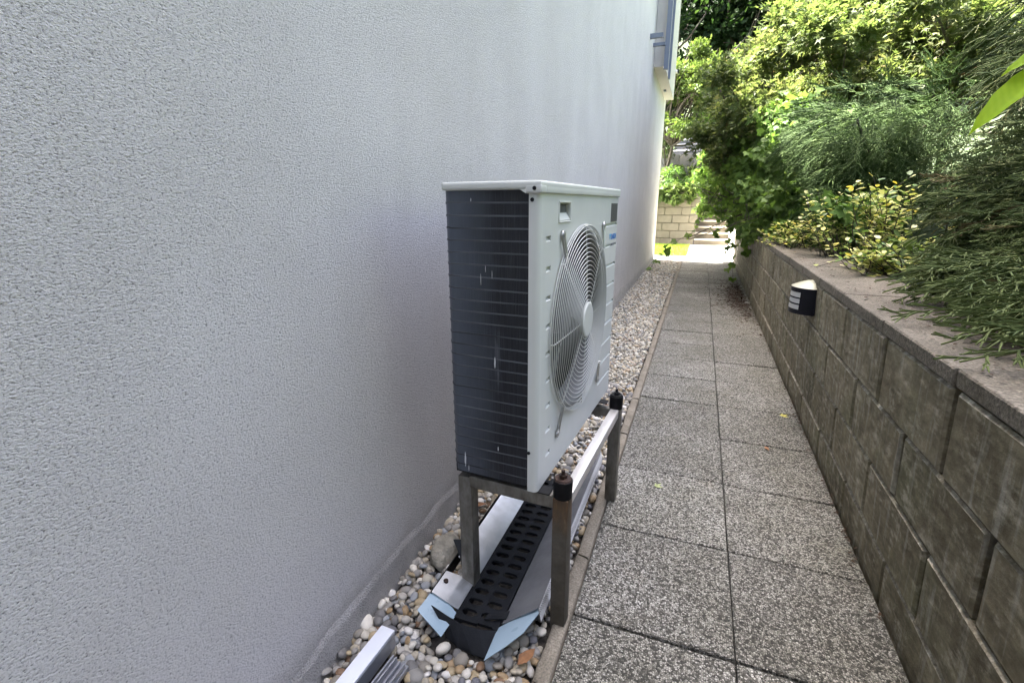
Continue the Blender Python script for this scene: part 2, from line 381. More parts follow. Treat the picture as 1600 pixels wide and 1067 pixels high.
def instanced(name, tv, tf, pos, ax, nr, size, mat, parent=None, rnd=None, wid=None, smooth=False):
    """many copies of a small template (length along x, width y, normal z) joined in one mesh; rnd kept per copy"""
    tv = np.asarray(tv, float); n = len(pos); k = len(tv)
    ax = ax / (np.linalg.norm(ax, axis=1, keepdims=True) + 1e-9)
    nr = nr - ax * np.sum(nr * ax, axis=1, keepdims=True); nr = nr / (np.linalg.norm(nr, axis=1, keepdims=True) + 1e-9)
    sd_ = np.cross(nr, ax); size = np.broadcast_to(np.asarray(size, float), (n,)); wid = size if wid is None else wid * size
    V = (pos[:, None, :] + tv[None, :, 0, None] * (ax * size[:, None])[:, None, :] + tv[None, :, 1, None] * (sd_ * np.asarray(wid)[:, None])[:, None, :]
         + tv[None, :, 2, None] * (nr * size[:, None])[:, None, :]).reshape(-1, 3)
    lens = np.array([len(f) for f in tf]); flat = np.concatenate([np.array(f) for f in tf])
    me = bpy.data.meshes.new(name)
    me.vertices.add(n * k); me.vertices.foreach_set('co', V.astype(np.float32).ravel())
    L = len(flat); me.loops.add(n * L); me.loops.foreach_set('vertex_index', (flat[None, :] + (np.arange(n) * k)[:, None]).astype(np.int32).ravel())
    nf = len(lens); me.polygons.add(n * nf)
    st = np.concatenate([[0], np.cumsum(lens)[:-1]])
    me.polygons.foreach_set('loop_start', (st[None, :] + (np.arange(n) * L)[:, None]).astype(np.int32).ravel())
    at = me.attributes.new('rnd', 'FLOAT', 'POINT')
    rnd = rng.random(n) if rnd is None else rnd
    at.data.foreach_set('value', np.repeat(np.asarray(rnd, np.float32), k))
    me.update(calc_edges=True); me.validate()
    if smooth: me.polygons.foreach_set('use_smooth', [True] * len(me.polygons))
    return link(name, me, mat, parent)

def rand_dirs(n, up=0.0):
    d = rng.normal(size=(n, 3)); d[:, 2] += up
    return d / (np.linalg.norm(d, axis=1, keepdims=True) + 1e-9)

# leaf templates (length 1 along x)
OVAL = ([(0, 0, 0), (.3, .21, .05), (.65, .22, .05), (1, 0, -.04), (.65, -.22, .05), (.3, -.21, .05)], [(0, 1, 2, 3), (0, 3, 4, 5)])
ROUND = ([(0, 0, 0), (.25, .27, .06), (.7, .29, .05), (1, 0, 0), (.7, -.29, .05), (.25, -.27, .06)], [(0, 1, 2, 3), (0, 3, 4, 5)])
def lobed(tips, notch):
    v = [(0.0, 0, 0)]; f = []
    for i, (a, r) in enumerate(tips):
        v.append((.12 + r * math.cos(a), r * math.sin(a), -.06 * r))
        if i < len(tips) - 1:
            am = (a + tips[i + 1][0]) / 2; v.append((.12 + notch * math.cos(am), notch * math.sin(am), .05))
    for i in range(1, len(v) - 1): f.append((0, i, i + 1))
    return v, f
MAPLE = lobed([(R(-115), .4), (R(-58), .72), (0, .9), (R(58), .72), (R(115), .4)], .26)
IVY = lobed([(R(-125), .48), (R(-62), .62), (0, .88), (R(62), .62), (R(125), .48)], .46)

# ================================================================== THE SETTING
# far ground sheet
structure(MB().sheet([(-60, -40, -.14), (60, -40, -.14), (60, 120, -.14), (-60, 120, -.14)], th=.05).build('ground', 'soil'))

# ---- gravel bed
HOUSE_RZ = R(.45)
def wallx(y): return -1.135 - math.tan(HOUSE_RZ) * (y + .5)
gravel = structure(MB().sheet([(-1.3, -9, -.05), (-.5, -9, -.05), (-.5, 11.0, -.05), (-1.3, 11.0, -.05)], th=.03).build('gravel_bed', 'gravel_soil'))

# ---- path: two columns of washed concrete slabs, every slab its own piece
path = structure(MB().sheet([(-.51, -9, -.045), (.75, -9, -.045), (.75, 11.05, -.045), (-.51, 11.05, -.045)], th=.03).build('path', 'soil'))
def kx(y): return -.50 - .0046 * (y - .2)      # boundary kerb / slabs
def wx(y, z=0.0): return .468 + .009 * y - .055 * z   # face of the retaining wall
def slab_piece(x0a, x0b, x1a, x1b, y0, y1, dz, tilt):
    mb = MB(); e = .004; h = .04
    lo = [(x0a, y0), (x1a, y0), (x1b, y1), (x0b, y1)]
    cx = sum(p[0] for p in lo) / 4; cy = sum(p[1] for p in lo) / 4
    def zz(x, y): return dz + tilt[0] * (x - cx) + tilt[1] * (y - cy)
    inn = [(x + (e if x < cx else -e), y + (e if y < cy else -e)) for x, y in lo]
    v = [(x, y, -h) for x, y in lo] + [(x, y, zz(x, y) - e) for x, y in lo] + [(x, y, zz(x, y)) for x, y in inn]
    f = [(3, 2, 1, 0), (8, 9, 10, 11)]
    for i in range(4):
        j = (i + 1) % 4; f += [(i, j, 4 + j, 4 + i), (4 + i, 4 + j, 8 + j, 8 + i)]
    return mb.add(v, f)
for k in range(-11, 22):
    y0 = .5 * k; y1 = y0 + .5
    if y0 > 10.6: continue
    wide = .009 if k == -1 else 0.0
    for side in (0, 1):
        g1 = .003 + random.random() * .003 + (.005 if k == -1 else 0); g0 = .003 + random.random() * .003
        a = y0 + g0; b = min(y1 - g1, 11.0)
        jit = .004 * (random.random() - .5)
        if side == 0: q = (kx(a) + .004, kx(b) + .004, -.0022 - random.random() * .0012, -.0022)
        else: q = (.002, .002 + random.random() * .0015, wx(a) - .012, wx(b) - .012)
        p = slab_piece(*q, a + jit, b + jit, random.uniform(-.003, .002), (random.uniform(-.008, .008), random.uniform(-.008, .008)))
        p.build('paving_slab', 'washed_concrete', path)

# ---- kerb strip between gravel and path
kerb = structure(MB().box(-.545, -.512, -5.4, 11.0, -.12, -.05).build('kerb', 'soil'))
yy = -5.23
while yy < 10.9:
    ln = .55 if 0 < 1 else .5
    y1 = min(yy + ln, 10.95)
    mb = MB(); n = 10; e = .006
    A = []; Bq = []
    top = .004 + random.uniform(-.004, .004)
    ys = np.linspace(yy + .003, y1 - .003, n)
    jl = rng.normal(0, .0016, n); jr = rng.normal(0, .0012, n); jz = rng.normal(0, .0008, n)
    skew = random.uniform(-.012, .012)
    prof = []
    for i, y in enumerate(ys):
        x1 = kx(y) - .001 + jr[i]; x0 = kx(y) - .049 + jl[i]; t = top + jz[i]
        yo = y + (skew if i in (0, n - 1) else 0)
        prof.append([(x0, y, -.11), (x0, y, t - .007), (x0 + .006, y, t), (x1 - .005, yo, t), (x1, yo, t - .005), (x1, y, -.11)])
    v = [p for r_ in prof for p in r_]; f = []
    for i in range(n - 1):
        for j in range(6): f.append((i * 6 + j, i * 6 + (j + 1) % 6, (i + 1) * 6 + (j + 1) % 6, (i + 1) * 6 + j))
    f += [tuple(range(5, -1, -1)), tuple((n - 1) * 6 + j for j in range(6))]
    mb.add(v, [tuple(reversed(q)) for q in f]).build('kerb_stone', 'kerb_concrete', kerb, 50)
    yy = y1

# ---- plaza beyond the house, lawn
structure(MB().sheet([(-9, 11.05, -.004), (2.2, 11.05, -.004), (2.2, 15.9, -.004), (-9, 15.9, -.004)], th=.1).build('plaza', 'plaza_paving'))
structure(MB().sheet([(-7, 11.9, .0), (-.48, 11.9, .0), (-.48, 15.72, .0), (-7, 15.72, .0)], th=.02).build('lawn_soil', 'bank_green'))
n = 22000
pos = np.stack([rng.uniform(-4.5, -.5, n), rng.uniform(11.95, 15.7, n), np.zeros(n)], 1)
instanced('lawn', [(0, -.07, 0), (0, .07, 0), (1, 0, .12)], [(0, 1, 2)], pos, rand_dirs(n, 0) * [.35, .35, 0] + [0, 0, 1], rand_dirs(n) * [1, 1, .1], rng.uniform(.035, .07, n), 'grass_blade')
tag(bpy.data.objects['lawn'], 'bright sunlit lawn between the plaza and the stone terrace wall', 'lawn', kind='stuff')

# ---- planted bank behind the retaining wall and hillside beyond
def grid(name, mat, xs, ys, fz):
    v = [(x, y, fz(x, y)) for y in ys for x in xs]; nx = len(xs)
    f = [(j * nx + i, j * nx + i + 1, (j + 1) * nx + i + 1, (j + 1) * nx + i) for j in range(len(ys) - 1) for i in range(nx - 1)]
    return structure(link(name, MB().add(v, f).mesh(name), mat, None, 60))
def bankz(x, y): return .80 + max(0, x - 1.0) * .5 + .05 * math.sin(3 * x + 2 * y) + .04 * math.sin(5.1 * y - x)
grid('bank', 'bank_green', list(np.arange(.62, 16, .55)), list(np.arange(-10, 15.4, .55)), bankz)
def hillz(x, y):
    b = 1.72 + .04 * math.sin(3 * x)
    if y > 19: b += (y - 19) * .35 + max(0, y - 27) * .55
    if x > 1.2 : b += (x - 1.2) * .35
    return b
grid('hillside', 'bank_green', list(np.arange(-14, 22, .9)), list(np.arange(18.8, 46, .9)), hillz)
grid('terrace_ground', 'bank_green', list(np.linspace(-10, -.44, 16)), list(np.linspace(16.05, 18.8, 6)), lambda x, y: 1.70)
grid('upper_bank', 'bank_green', list(np.linspace(.95, 16, 20)), list(np.linspace(15.0, 18.9, 6)), lambda x, y: max(1.3, bankz(x, y)) if y < 16 else hillz(x, y))

# ================================================================== HOUSE
house = empty('house', (-1.135, -.5, 0), HOUSE_RZ, 'pale stucco house wall along the gravel strip behind the outdoor unit', 'house')
H_END = 11.55
def house_wall():
    # front wall plane subdivided, with body behind
    # unseen upper outline, stepped to shape sun and shade on the planting
    pr = [(-9, -.3), (H_END, -.3), (H_END, 6.8), (8.9, 6.8), (8.9, 5.7), (5.0, 5.7), (5.0, 9.0), (-9, 9.0)]
    v = [(0, y, z) for y, z in pr] + [(-9, y, z) for y, z in pr]; n = len(pr)
    f = [tuple(range(n)), tuple(range(2 * n - 1, n - 1, -1))] + [(i, n + i, n + (i + 1) % n, (i + 1) % n) for i in range(n)]
    return MB().add(v, f).build('wall', 'stucco', house)
house_wall()
box('roof', 'roof_sheet', house, -9.2, .02, 8.91, H_END + .02, 6.81, 6.92)
box('roof', 'roof_sheet', house, -9.2, .02, 5.01, 8.89, 5.71, 5.76)  # unseen roof, lowered so sun reaches the maple
box('roof', 'roof_sheet', house, -9.2, .05, -9.2, 5.1, 9.01, 9.15)  # unseen roof, raised to keep the near conifers in shade
# projecting window bay high up near the far corner
bay = box('window_bay', 'bay_render', house, .004, .185, 8.36, 11.2, 3.47, 6.75)
box('bay_back', 'bay_render', bay, -.25, -.002, 8.37, 8.89, 5.78, 6.74)
box('soffit_lamp', 'railing_paint', bay, .05, .10, 10.1, 10.2, 3.44, 3.468)
rail = empty('balcony_railing', (0, 0, 0), 0); rail.parent = house
box('upright', 'railing_paint', rail, .170, .240, 8.22, 8.30, 3.40, 6.7)
box('upright', 'railing_paint', rail, .241, .275, 8.34, 8.42, 3.28, 6.7)
box('bracket', 'railing_paint', rail, .003, .19, 7.52, 7.58, 3.665, 3.725)
box('bracket', 'railing_paint', rail, .003, .19, 8.02, 8.08, 3.69, 3.735)
mb = MB(); n = 240; ys = np.linspace(-3.2, H_END, n); tz = .060 + .02 * np.sin(ys * 3.1) + .008 * np.sin(ys * 17) + rng.normal(0, .004, n)
v = [(.006, y, -.2) for y in ys] + [(.005 + .0012 * math.sin(31 * y), y, z) for y, z in zip(ys, tz)] + [(-.001, y, z + .035) for y, z in zip(ys, tz)]
mb.add(v, [(k * n + i, k * n + i + 1, (k + 1) * n + i + 1, (k + 1) * n + i) for k in range(2) for i in range(n - 1)]).build('plinth', 'plinth_render', house)
sc_ = MB().box(.187, .235, 10.95, 11.07, 3.95, 4.0).build('floodlight', 'white_render', bay, 40, .01, 1)
MB().box(.236, .262, 10.96, 11.06, 3.94, 4.01).build('lens', 'screw_black', sc_)
box('wall_vent', 'vent_white', house, .002, .006, 8.30, 8.45, .61, .73)

# ================================================================== RETAINING WALL
rwall = empty('retaining_wall', (.47, 0, 0), 0, 'weathered grey concrete block retaining wall right of the path', 'wall')
COURSE = [(-.12, .148), (.148, .378), (.378, .607), (.607, .853)]
OFF = [-.09, -.34, -.08, -.35]
RW0, RW1 = -5.3, 11.2
# dark backing behind the joints
mb = MB()
v = []
for z in (-.13, .84):
    for (x, y) in ((wx(RW0, z) + .075, RW0), (wx(RW1, z) + .075, RW1), (wx(RW1, z) + .20, RW1), (wx(RW0, z) + .20, RW0)): v.append((x - .47, y, z))
mb.add(v, [(3, 2, 1, 0), (4, 5, 6, 7), (0, 1, 5, 4), (1, 2, 6, 5), (2, 3, 7, 6), (3, 0, 4, 7)]).build('backfill', 'soil', rwall)
def block(y0, y1, z0, z1, dx, mat, depth, name, ch=.008, capslab=False):
    """one block following the leaning wall face, chamfered front edges, slightly uneven"""
    mb = MB(); out = []
    j = lambda s: random.uniform(-s, s)
    for (dy, dz, b) in ((0, 0, ch), (ch, ch, 0)):
        ring = []
        for (y, z, sy, sz) in ((y0, z0, 1, 1), (y1, z0, -1, 1), (y1, z1, -1, -1), (y0, z1, 1, -1)):
            yy_, zz_ = y + sy * dy, z + sz * dz
            ring.append((wx(yy_, zz_) - .47 + dx + b + j(.0012), yy_ + j(.0012), zz_ + j(.0012)))
        out.append(ring)
    back = [(p[0] + depth - ch, p[1], p[2]) for p in out[0]]
    v = back + out[0] + out[1]
    f = [(0, 1, 2, 3)]
    for i in range(4):
        k = (i + 1) % 4; f += [(i, 4 + i, 4 + k, k), (4 + i, 8 + i, 8 + k, 4 + k)]
    f.append((11, 10, 9, 8))
    o = mb.add(v, f).build(name, mat, rwall)
    if mat == 'wall_block':
        o.data.materials.append(MATS['worn_edge']); o.data.polygons[6].material_index = 1
    return o
for ci, (z0, z1) in enumerate(COURSE):
    y = RW0 + OFF[ci]; pitch = .527
    jy = {0: .962, 1: .705, 2: .455, 3: .19}[ci]
    k0 = math.ceil((RW0 - jy) / pitch)
    yj = jy + k0 * pitch
    while yj < RW1:
        gap = {0: .012, 1: .016, 2: .019, 3: .020}[ci] * random.uniform(.8, 1.25)
        if yj > 2.0: gap *= .6
        if ci == 3 and abs(yj - .19) < .05: gap = .034
        if ci == 2 and abs(yj + .07) < .05: gap = .030
        y1 = min(yj + pitch, RW1)
        block(yj + gap / 2, y1 - gap / 2, z0 + .002, z1 - .003, random.uniform(-.003, .004), 'wall_block', .16, 'block')
        yj = y1
yj = .20 - .553 * 10
while yj < RW1:
    y1 = min(yj + .553, RW1)
    block(yj + .002, y1 - .002, .855, .905, random.uniform(-.004, .002), 'rough_concrete', .36, 'cap_slab', .005)
    yj = y1

# ================================================================== HEAT PUMP OUTDOOR UNIT
UA = .052508
W_, H_, D_ = .932, .888, .294
unit = empty('heat_pump_unit', (-.602, -.079, .477), -UA, 'ivory outdoor heat pump unit with round fan guard standing on metal frame', 'heat pump')
FC = (.398, .449)     # fan centre on the front (y, z)
FR = .297
def boolean_panel():
    # solid front panel with rounded near corner, cut by the fan opening, slots, grooves and the grip
    prof = [(-.030, .0), (-.030, .0025)]
    r = .014
    outer = [(-.031, 0.0)] + [(-r + r * math.sin(t), r - r * math.cos(t)) for t in np.linspace(0, math.pi / 2, 7)] + [(0, W_ - .006)] + [(-.006, W_), (-.031, W_)]
    inner = [(-.031, W_ - .0025), (-.012, W_ - .0025), (-.012, .010), (-.018, .0025), (-.031, .0025)]
    pl = outer + inner
    z0, z1 = 0.0, H_ - .030
    n = len(pl)
    v = [(x, y, z0) for x, y in pl] + [(x, y, z1) for x, y in pl]
    f = [tuple(range(n - 1, -1, -1)), tuple(range(n, 2 * n))] + [(i, (i + 1) % n, n + (i + 1) % n, n + i) for i in range(n)]
    pm = MB().add(v, f).mesh('front_panel')
    bm = bmesh.new(); bm.from_mesh(pm); bmesh.ops.recalc_face_normals(bm, faces=bm.faces); bm.to_mesh(pm); bm.free()
    po = bpy.data.objects.new('tmp_panel', pm); C.objects.link(po)
    cut = MB()
    m = 72; vv = [(-.05, FC[0] + FR * math.cos(2 * math.pi * i / m), FC[1] + FR * math.sin(2 * math.pi * i / m)) for i in range(m)]
    vv += [(.05, p[1], p[2]) for p in vv]
    cut.add(vv, [tuple(range(m - 1, -1, -1)), tuple(range(m, 2 * m))] + [(i, (i + 1) % m, m + (i + 1) % m, m + i) for i in range(m)])
    def groove(y0, y1, z, h, d=.0065):
        v = [(-d, y, z + h * .30) for y in (y0, y1)] + [(-d * .9, y, z - h * .1) for y in (y0, y1)] + [(.004, y, z - h * .62) for y in (y0, y1)] + [(.004, y, z + h * .36) for y in (y0, y1)]
        cut.add(v, [(0, 1, 7, 6), (6, 7, 5, 4), (4, 5, 3, 2), (2, 3, 1, 0), (0, 6, 4, 2), (1, 3, 5, 7)])
    for i in range(9): groove(.046 + .003 * i, .084 + .003 * i, .742 - .0815 * i, .018, .010)
    for i in range(9):
        z = .750 - .0815 * i
        half = math.sqrt(max(0, (FR + .022) ** 2 - (z - FC[1]) ** 2)) if abs(z - FC[1]) < FR + .022 else 0
        groove(max(FC[0] + half + .008, .705), W_ - .012, z, .015, .009)
    # grip pocket
    cut.box(-.0105, .01, .151, .249, .785, .832)
    cm = cut.mesh('cut')
    bm = bmesh.new(); bm.from_mesh(cm); bmesh.ops.recalc_face_normals(bm, faces=bm.faces); bm.to_mesh(cm); bm.free()
    co = bpy.data.objects.new('tmp_cut', cm); C.objects.link(co)
    md = po.modifiers.new('b', 'BOOLEAN'); md.operation = 'DIFFERENCE'; md.object = co; md.solver = 'EXACT'
    dg = bpy.context.evaluated_depsgraph_get(); dg.update()
    me = bpy.data.meshes.new_from_object(po.evaluated_get(dg)); me.name = 'front_panel'
    bpy.data.objects.remove(po); bpy.data.objects.remove(co)
    me.materials.clear()
    return link('front_panel', me, 'ivory_paint', unit, 30)
panel = boolean_panel()
# grip: sloping bright lower lip and dark throat
MB().sheet([(.0015, .150, .786), (.0015, .250, .786), (-.010, .244, .806), (-.010, .156, .806)], (.5, 0, .86), .0012).build('grip_lip', 'ivory_paint', panel)
MB().box(-.0104, -.0096, .1535, .2465, .806, .830).build('grip_throat', 'slot_dark', panel)
fr = MB(); a0, a1, b0, b1 = .147, .253, .781, .836
for (p, q) in (((a0, b0), (a1, b0)), ((a1, b0), (a1, b1)), ((a1, b1), (a0, b1)), ((a0, b1), (a0, b0))):
    fr.tube([(.0005, p[0], p[1]), (.0005, q[0], q[1])], .0028, 6)
fr.build('grip_rim', 'ivory_paint', panel, 50)

# top cover with a deeper front apron
lid = MB().box(-D_ + .009, .006, -.008, W_ + .006, H_ - .022, H_).build('top_cover', 'ivory_paint', unit, 40, .0075, 3)
MB().box(-.038, .0065, -.0085, .030, H_ - .0315, H_ - .010).build('cover_corner', 'ivory_paint', lid, 40, .005, 3)
MB().box(-.02, .0062, .026, W_ + .0055, H_ - .0300, H_ - .012).build('cover_apron', 'ivory_paint', lid, 40, .003, 2)
MB().sheet([(-.036, -.0081, H_ - .0315), (-.055, -.0081, H_ - .0205), (-.036, -.0081, H_ - .0205)], (0, -1, 0), .002).build('cover_gusset', 'ivory_paint', lid)

# coil: L-shaped heat exchanger, fins on the near side running round the back corner
cx0, cr = -.0325, .034
coil_path = [(cx0, .006)] + [(-D_ + cr - cr * math.sin(t), .006 + cr - cr * math.cos(t)) for t in np.linspace(0, math.pi / 2, 8)] + [(-D_, W_ - .05)]
def extrude_path(mb, pl, z0, z1, th):
    A = [(x, y, z0) for x, y in pl]; B = [(x, y, z1) for x, y in pl]
    m = len(pl); v = A + B; f = [(i + 1, i, m + i, m + i + 1) for i in range(m - 1)]
    mb.add(v, f)
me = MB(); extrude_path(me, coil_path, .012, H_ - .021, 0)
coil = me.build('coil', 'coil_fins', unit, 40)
for i in range(25):
    z = .036 + i * .0333
    off = [(x - (.0 if k else 0), y) for k, (x, y) in enumerate(coil_path[:9])]
    pts = [(x, y + .0022, z + .0012 * math.sin(k * 1.3 + i)) for k, (x, y) in enumerate(off)]
    MB().tube(pts, .0034, 5).build('coil_tube', 'coil_tube', coil, 60)
for (x, z, w, h) in ((-.135, .392, .006, .022), (-.245, .055, .007, .034), (-.128, .118, .004, .010), (-.232, .028, .003, .014), (-.20, .842, .003, .006), (-.16, .66, .002, .012), (-.175, .63, .002, .02), (-.14, .645, .0016, .014)):
    yb = .0035 if x > -.24 else .006
    w *= .45; h *= .8
    MB().sheet([(x - w * .3, yb, z - h), (x + w * .5, yb - .001, z - h * .7), (x + w * .9, yb - .001, z + h * .2), (x + w * .2, yb - .001, z + h), (x - w * .6, yb, z + h * .6), (x - w, yb, z - h * .3)], (0, -1, 0), .0008).build('bent_fin', 'vent_white', coil)
# base pan, far side panel, inner dark wall
box('base_pan', 'dark_cavity', unit, -D_ + .012, -.034, .012, W_ - .01, .004, .03)
box('side_panel', 'ivory_paint', unit, -D_, -.033, W_ - .004, W_, .002, H_ - .023)
box('fan_chamber', 'dark_cavity', unit, -D_ + .03, -D_ + .034, .03, W_ - .02, .03, H_ - .03)
box('partition', 'fan_plastic', unit, -D_ + .04, -.014, FC[0] + FR + .03, FC[0] + FR + .034, .03, H_ - .03)
MB().tube([(-.03, .004, .02 + .0 * i) for i in (0, 1)], .001, 4)
# bell mouth ring round the opening
def ring_pts(r, x, n=72, c=FC): return [(x, c[0] + r * math.cos(2 * math.pi * i / n), c[1] + r * math.sin(2 * math.pi * i / n)) for i in range(n)]
mb = MB(); m = 72; prof = [(FR + .010, .0006), (FR + .008, .003), (FR + .002, .0042), (FR - .006, .001), (FR - .010, -.02), (FR - .012, -.075)]
v = []
for (r, x) in prof: v += ring_pts(r, x)
f = [(k * m + i, k * m + (i + 1) % m, (k + 1) * m + (i + 1) % m, (k + 1) * m + i) for k in range(len(prof) - 1) for i in range(m)]
mb.add(v, f).build('bell_mouth', 'bell_grey', unit, 60)
# fan
fan = empty('fan', (-.075, FC[0], FC[1])); fan.parent = unit
mb = MB()
vv = [(0.03, .055 * math.cos(t), .055 * math.sin(t)) for t in np.linspace(0, 2 * math.pi, 33)[:-1]]; vb = [(-.04, p[1] * 1.12, p[2] * 1.12) for p in vv]
mb.add(vv + vb, [tuple(range(32))] + [(i, 32 + i, 32 + (i + 1) % 32, (i + 1) % 32) for i in range(32)]).build('fan_hub', 'fan_plastic', fan, 40)
for b in range(3):
    mb = MB(); v = []; nr_, na = 6, 7
    for ir in range(nr_):
        rr = .05 + (FR - .068) * ir / (nr_ - 1)
        span = R(62) + R(18) * math.sin(ir / (nr_ - 1) * math.pi)
        for ia in range(na):
            t = ia / (na - 1); an = R(120) * b + R(20) + (t - .5) * span - R(16) * (ir / nr_) ** 2
            v.append((.035 - .075 * t + .012 * math.sin(t * math.pi), rr * math.cos(an), rr * math.sin(an)))
    f = [(i * na + j, i * na + j + 1, (i + 1) * na + j + 1, (i + 1) * na + j) for i in range(nr_ - 1) for j in range(na - 1)]
    mb.add(v, f).build('fan_blade', 'fan_plastic', fan, 60)
# wire guard: concentric rings and spokes on a shallow dome
guard = empty('fan_guard', (0, 0, 0)); guard.parent = unit
GR = FR + .018
def gx(r): return .027 - .010 * (r / GR) ** 2
NR = 18
for i in range(NR):
    r = .068 + (GR - .068 - .001) * i / (NR - 1)
    MB().tube(ring_pts(r, gx(r), 80), .0015, 5, closed=True).build('guard_ring', 'guard_coat', guard, 60)
for r, x, w in ((GR + .001, .0115, .0016), (GR + .002, .0055, .0019)):
    MB().tube(ring_pts(r, x, 80), w, 5, closed=True).build('guard_ring', 'guard_coat', guard, 60)
for k in range(8):
    t = R(2) + k * math.pi / 4
    cs, sn = math.cos(t), math.sin(t)
    pts = [(gx(r) - .0036, FC[0] + r * cs, FC[1] + r * sn) for r in np.linspace(.045, GR - .004, 8)] + [(.010, FC[0] + (GR - .003) * cs, FC[1] + (GR - .003) * sn), (.003, FC[0] + (GR - .003) * cs, FC[1] + (GR - .003) * sn)]
    MB().tube(pts, .0022, 5).build('guard_spoke', 'guard_coat', guard, 60)
mb = MB(); m = 40
v = ring_pts(.061, .022, m) + ring_pts(.061, .0295, m) + ring_pts(.056, .0325, m)
mb.add(v, [tuple(range(2 * m, 3 * m))] + [(k * m + i, k * m + (i + 1) % m, (k + 1) * m + (i + 1) % m, (k + 1) * m + i) for k in range(2) for i in range(m)]).build('guard_badge', 'ivory_paint', guard, 30)
# four wire clips that hold the guard to the panel
for (py, pz, a0) in ((.176, .745, R(-62)), (.168, .122, R(62)), (.668, .752, R(-118)), (.676, .132, R(118))):
    dy, dz = FC[0] - py, FC[1] - pz; L = math.hypot(dy, dz); dy, dz = dy / L, dz / L
    ay, az = (dy * .35, math.copysign(.94, dz))
    qy, qz = -az * .011, ay * .011
    end = .088
    c_ = MB()
    arc = [(.006, py + .011 * math.cos(t), pz + .011 * math.sin(t)) for t in np.linspace(0, 2 * math.pi, 13)[:-1]]
    c_.tube(arc, .0035, 6, closed=True)
    c_.tube([(.006, py + qy, pz + qz), (.010, py + qy * .8 + ay * end * .55, pz + qz * .8 + az * end * .55), (.015, py + qy * .5 + ay * end, pz + qz * .5 + az * end)], .0032, 6)
    c_.tube([(.006, py - qy, pz - qz), (.010, py - qy * .8 + ay * end * .55, pz - qz * .8 + az * end * .55), (.015, py - qy * .5 + ay * end, pz - qz * .5 + az * end)], .0032, 6)
    cl = c_.build('guard_clip', 'steel_clip', unit, 60)
    s_ = MB(); vv = [(.004, py + .0075 * math.cos(t), pz + .0075 * math.sin(t)) for t in np.linspace(0, 2 * math.pi, 13)[:-1]]; v2 = [(.011, p[1], p[2]) for p in vv]
    s_.add(vv + v2, [tuple(range(12, 24))] + [(i, (i + 1) % 12, 12 + (i + 1) % 12, 12 + i) for i in range(12)]).build('clip_screw', 'steel_clip', cl, 30)
# screws along the side flange
for (x, z, yy_) in ((-.013, H_ - .019, -.0095), (-.022, H_ - .0465, -.001), (-.027, .128, -.001)):
    s_ = MB(); vv = [(x + .0058 * math.cos(t), yy_ + .002, z + .0058 * math.sin(t)) for t in np.linspace(0, 2 * math.pi, 15)[:-1]]
    v2 = [(x + .0045 * math.cos(t), yy_ - .002, z + .0045 * math.sin(t)) for t in np.linspace(0, 2 * math.pi, 15)[:-1]]; v3 = [(x + .002 * math.cos(t), yy_ - .001, z + .002 * math.sin(t)) for t in np.linspace(0, 2 * math.pi, 15)[:-1]]
    m = 14; s_.add(vv + v2 + v3, [tuple(range(2 * m, 3 * m))] + [(k * m + i, k * m + (i + 1) % m, (k + 1) * m + (i + 1) % m, (k + 1) * m + i) for k in range(2) for i in range(m)]).build('screw', 'screw_black', unit, 40)
# rating plate and brand lettering on the right part of the front
box('rating_plate', 'rating_plate', unit, .0004, .0016, .798, .908, .760, .832)
def lettering(body, size, y, z, mat, name, sx=1.0):
    cu = bpy.data.curves.new(name, 'FONT'); cu.body = body; cu.size = size; cu.extrude = .0004; cu.space_character = 1.05; cu.offset = size * .012
    o = bpy.data.objects.new('tmp_text', cu); C.objects.link(o)
    dg = bpy.context.evaluated_depsgraph_get(); dg.update()
    me = bpy.data.meshes.new_from_object(o.evaluated_get(dg)); bpy.data.objects.remove(o)
    me.transform(Matrix(((0, 0, 1, .0006), (sx, 0, 0, y), (0, 1, 0, z), (0, 0, 0, 1))))
    me.materials.clear()
    return link(name, me, mat, unit)
lettering('DAIKIN', .031, .818, .690, 'blue_print', 'brand_lettering', .88)
MB().sheet([(.001, .790, .713), (.001, .814, .713), (.001, .800, .690)], (1, 0, 0), .0006).build('brand_mark', 'cyan_print', unit)
lettering('INVERTER', .015, .822, .664, 'grey_print', 'model_lettering')

# ================================================================== METAL STAND
stand = empty('unit_stand', (-.530, -.050, 0), -UA, 'weathered metal frame with four legs and black rubber feet under the heat pump', 'stand')
LX, LY = -.335, .742
LS = .024
def leg(x, y, z0, z1, mat):
    return MB().box(x - LS, x + LS, y - LS, y + LS, z0, z1).build('leg', mat, stand, 40, .004, 2)
leg(0, 0, -.06, .466, 'stained_aluminium'); leg(0, LY, -.06, .450, 'weathered_aluminium')
leg(LX, .02, .0, .452, 'weathered_aluminium'); leg(LX, LY + .02, .0, .452, 'weathered_aluminium')
box('cross_rail', 'weathered_aluminium', stand, LX + LS + .001, -LS - .001, -.016, .020, .426, .468, .003)
box('cross_rail', 'weathered_aluminium', stand, LX + LS + .001, -LS - .001, LY - .018, LY + .018, .410, .450, .003)
box('side_rail', 'bright_aluminium', stand, -.018, .018, LS + .001, LY - LS - .001, .418, .455, .003)
box('side_rail', 'weathered_aluminium', stand, LX - .018, LX + .018, .02 + LS + .001, LY + .019 - LS, .416, .452, .003)
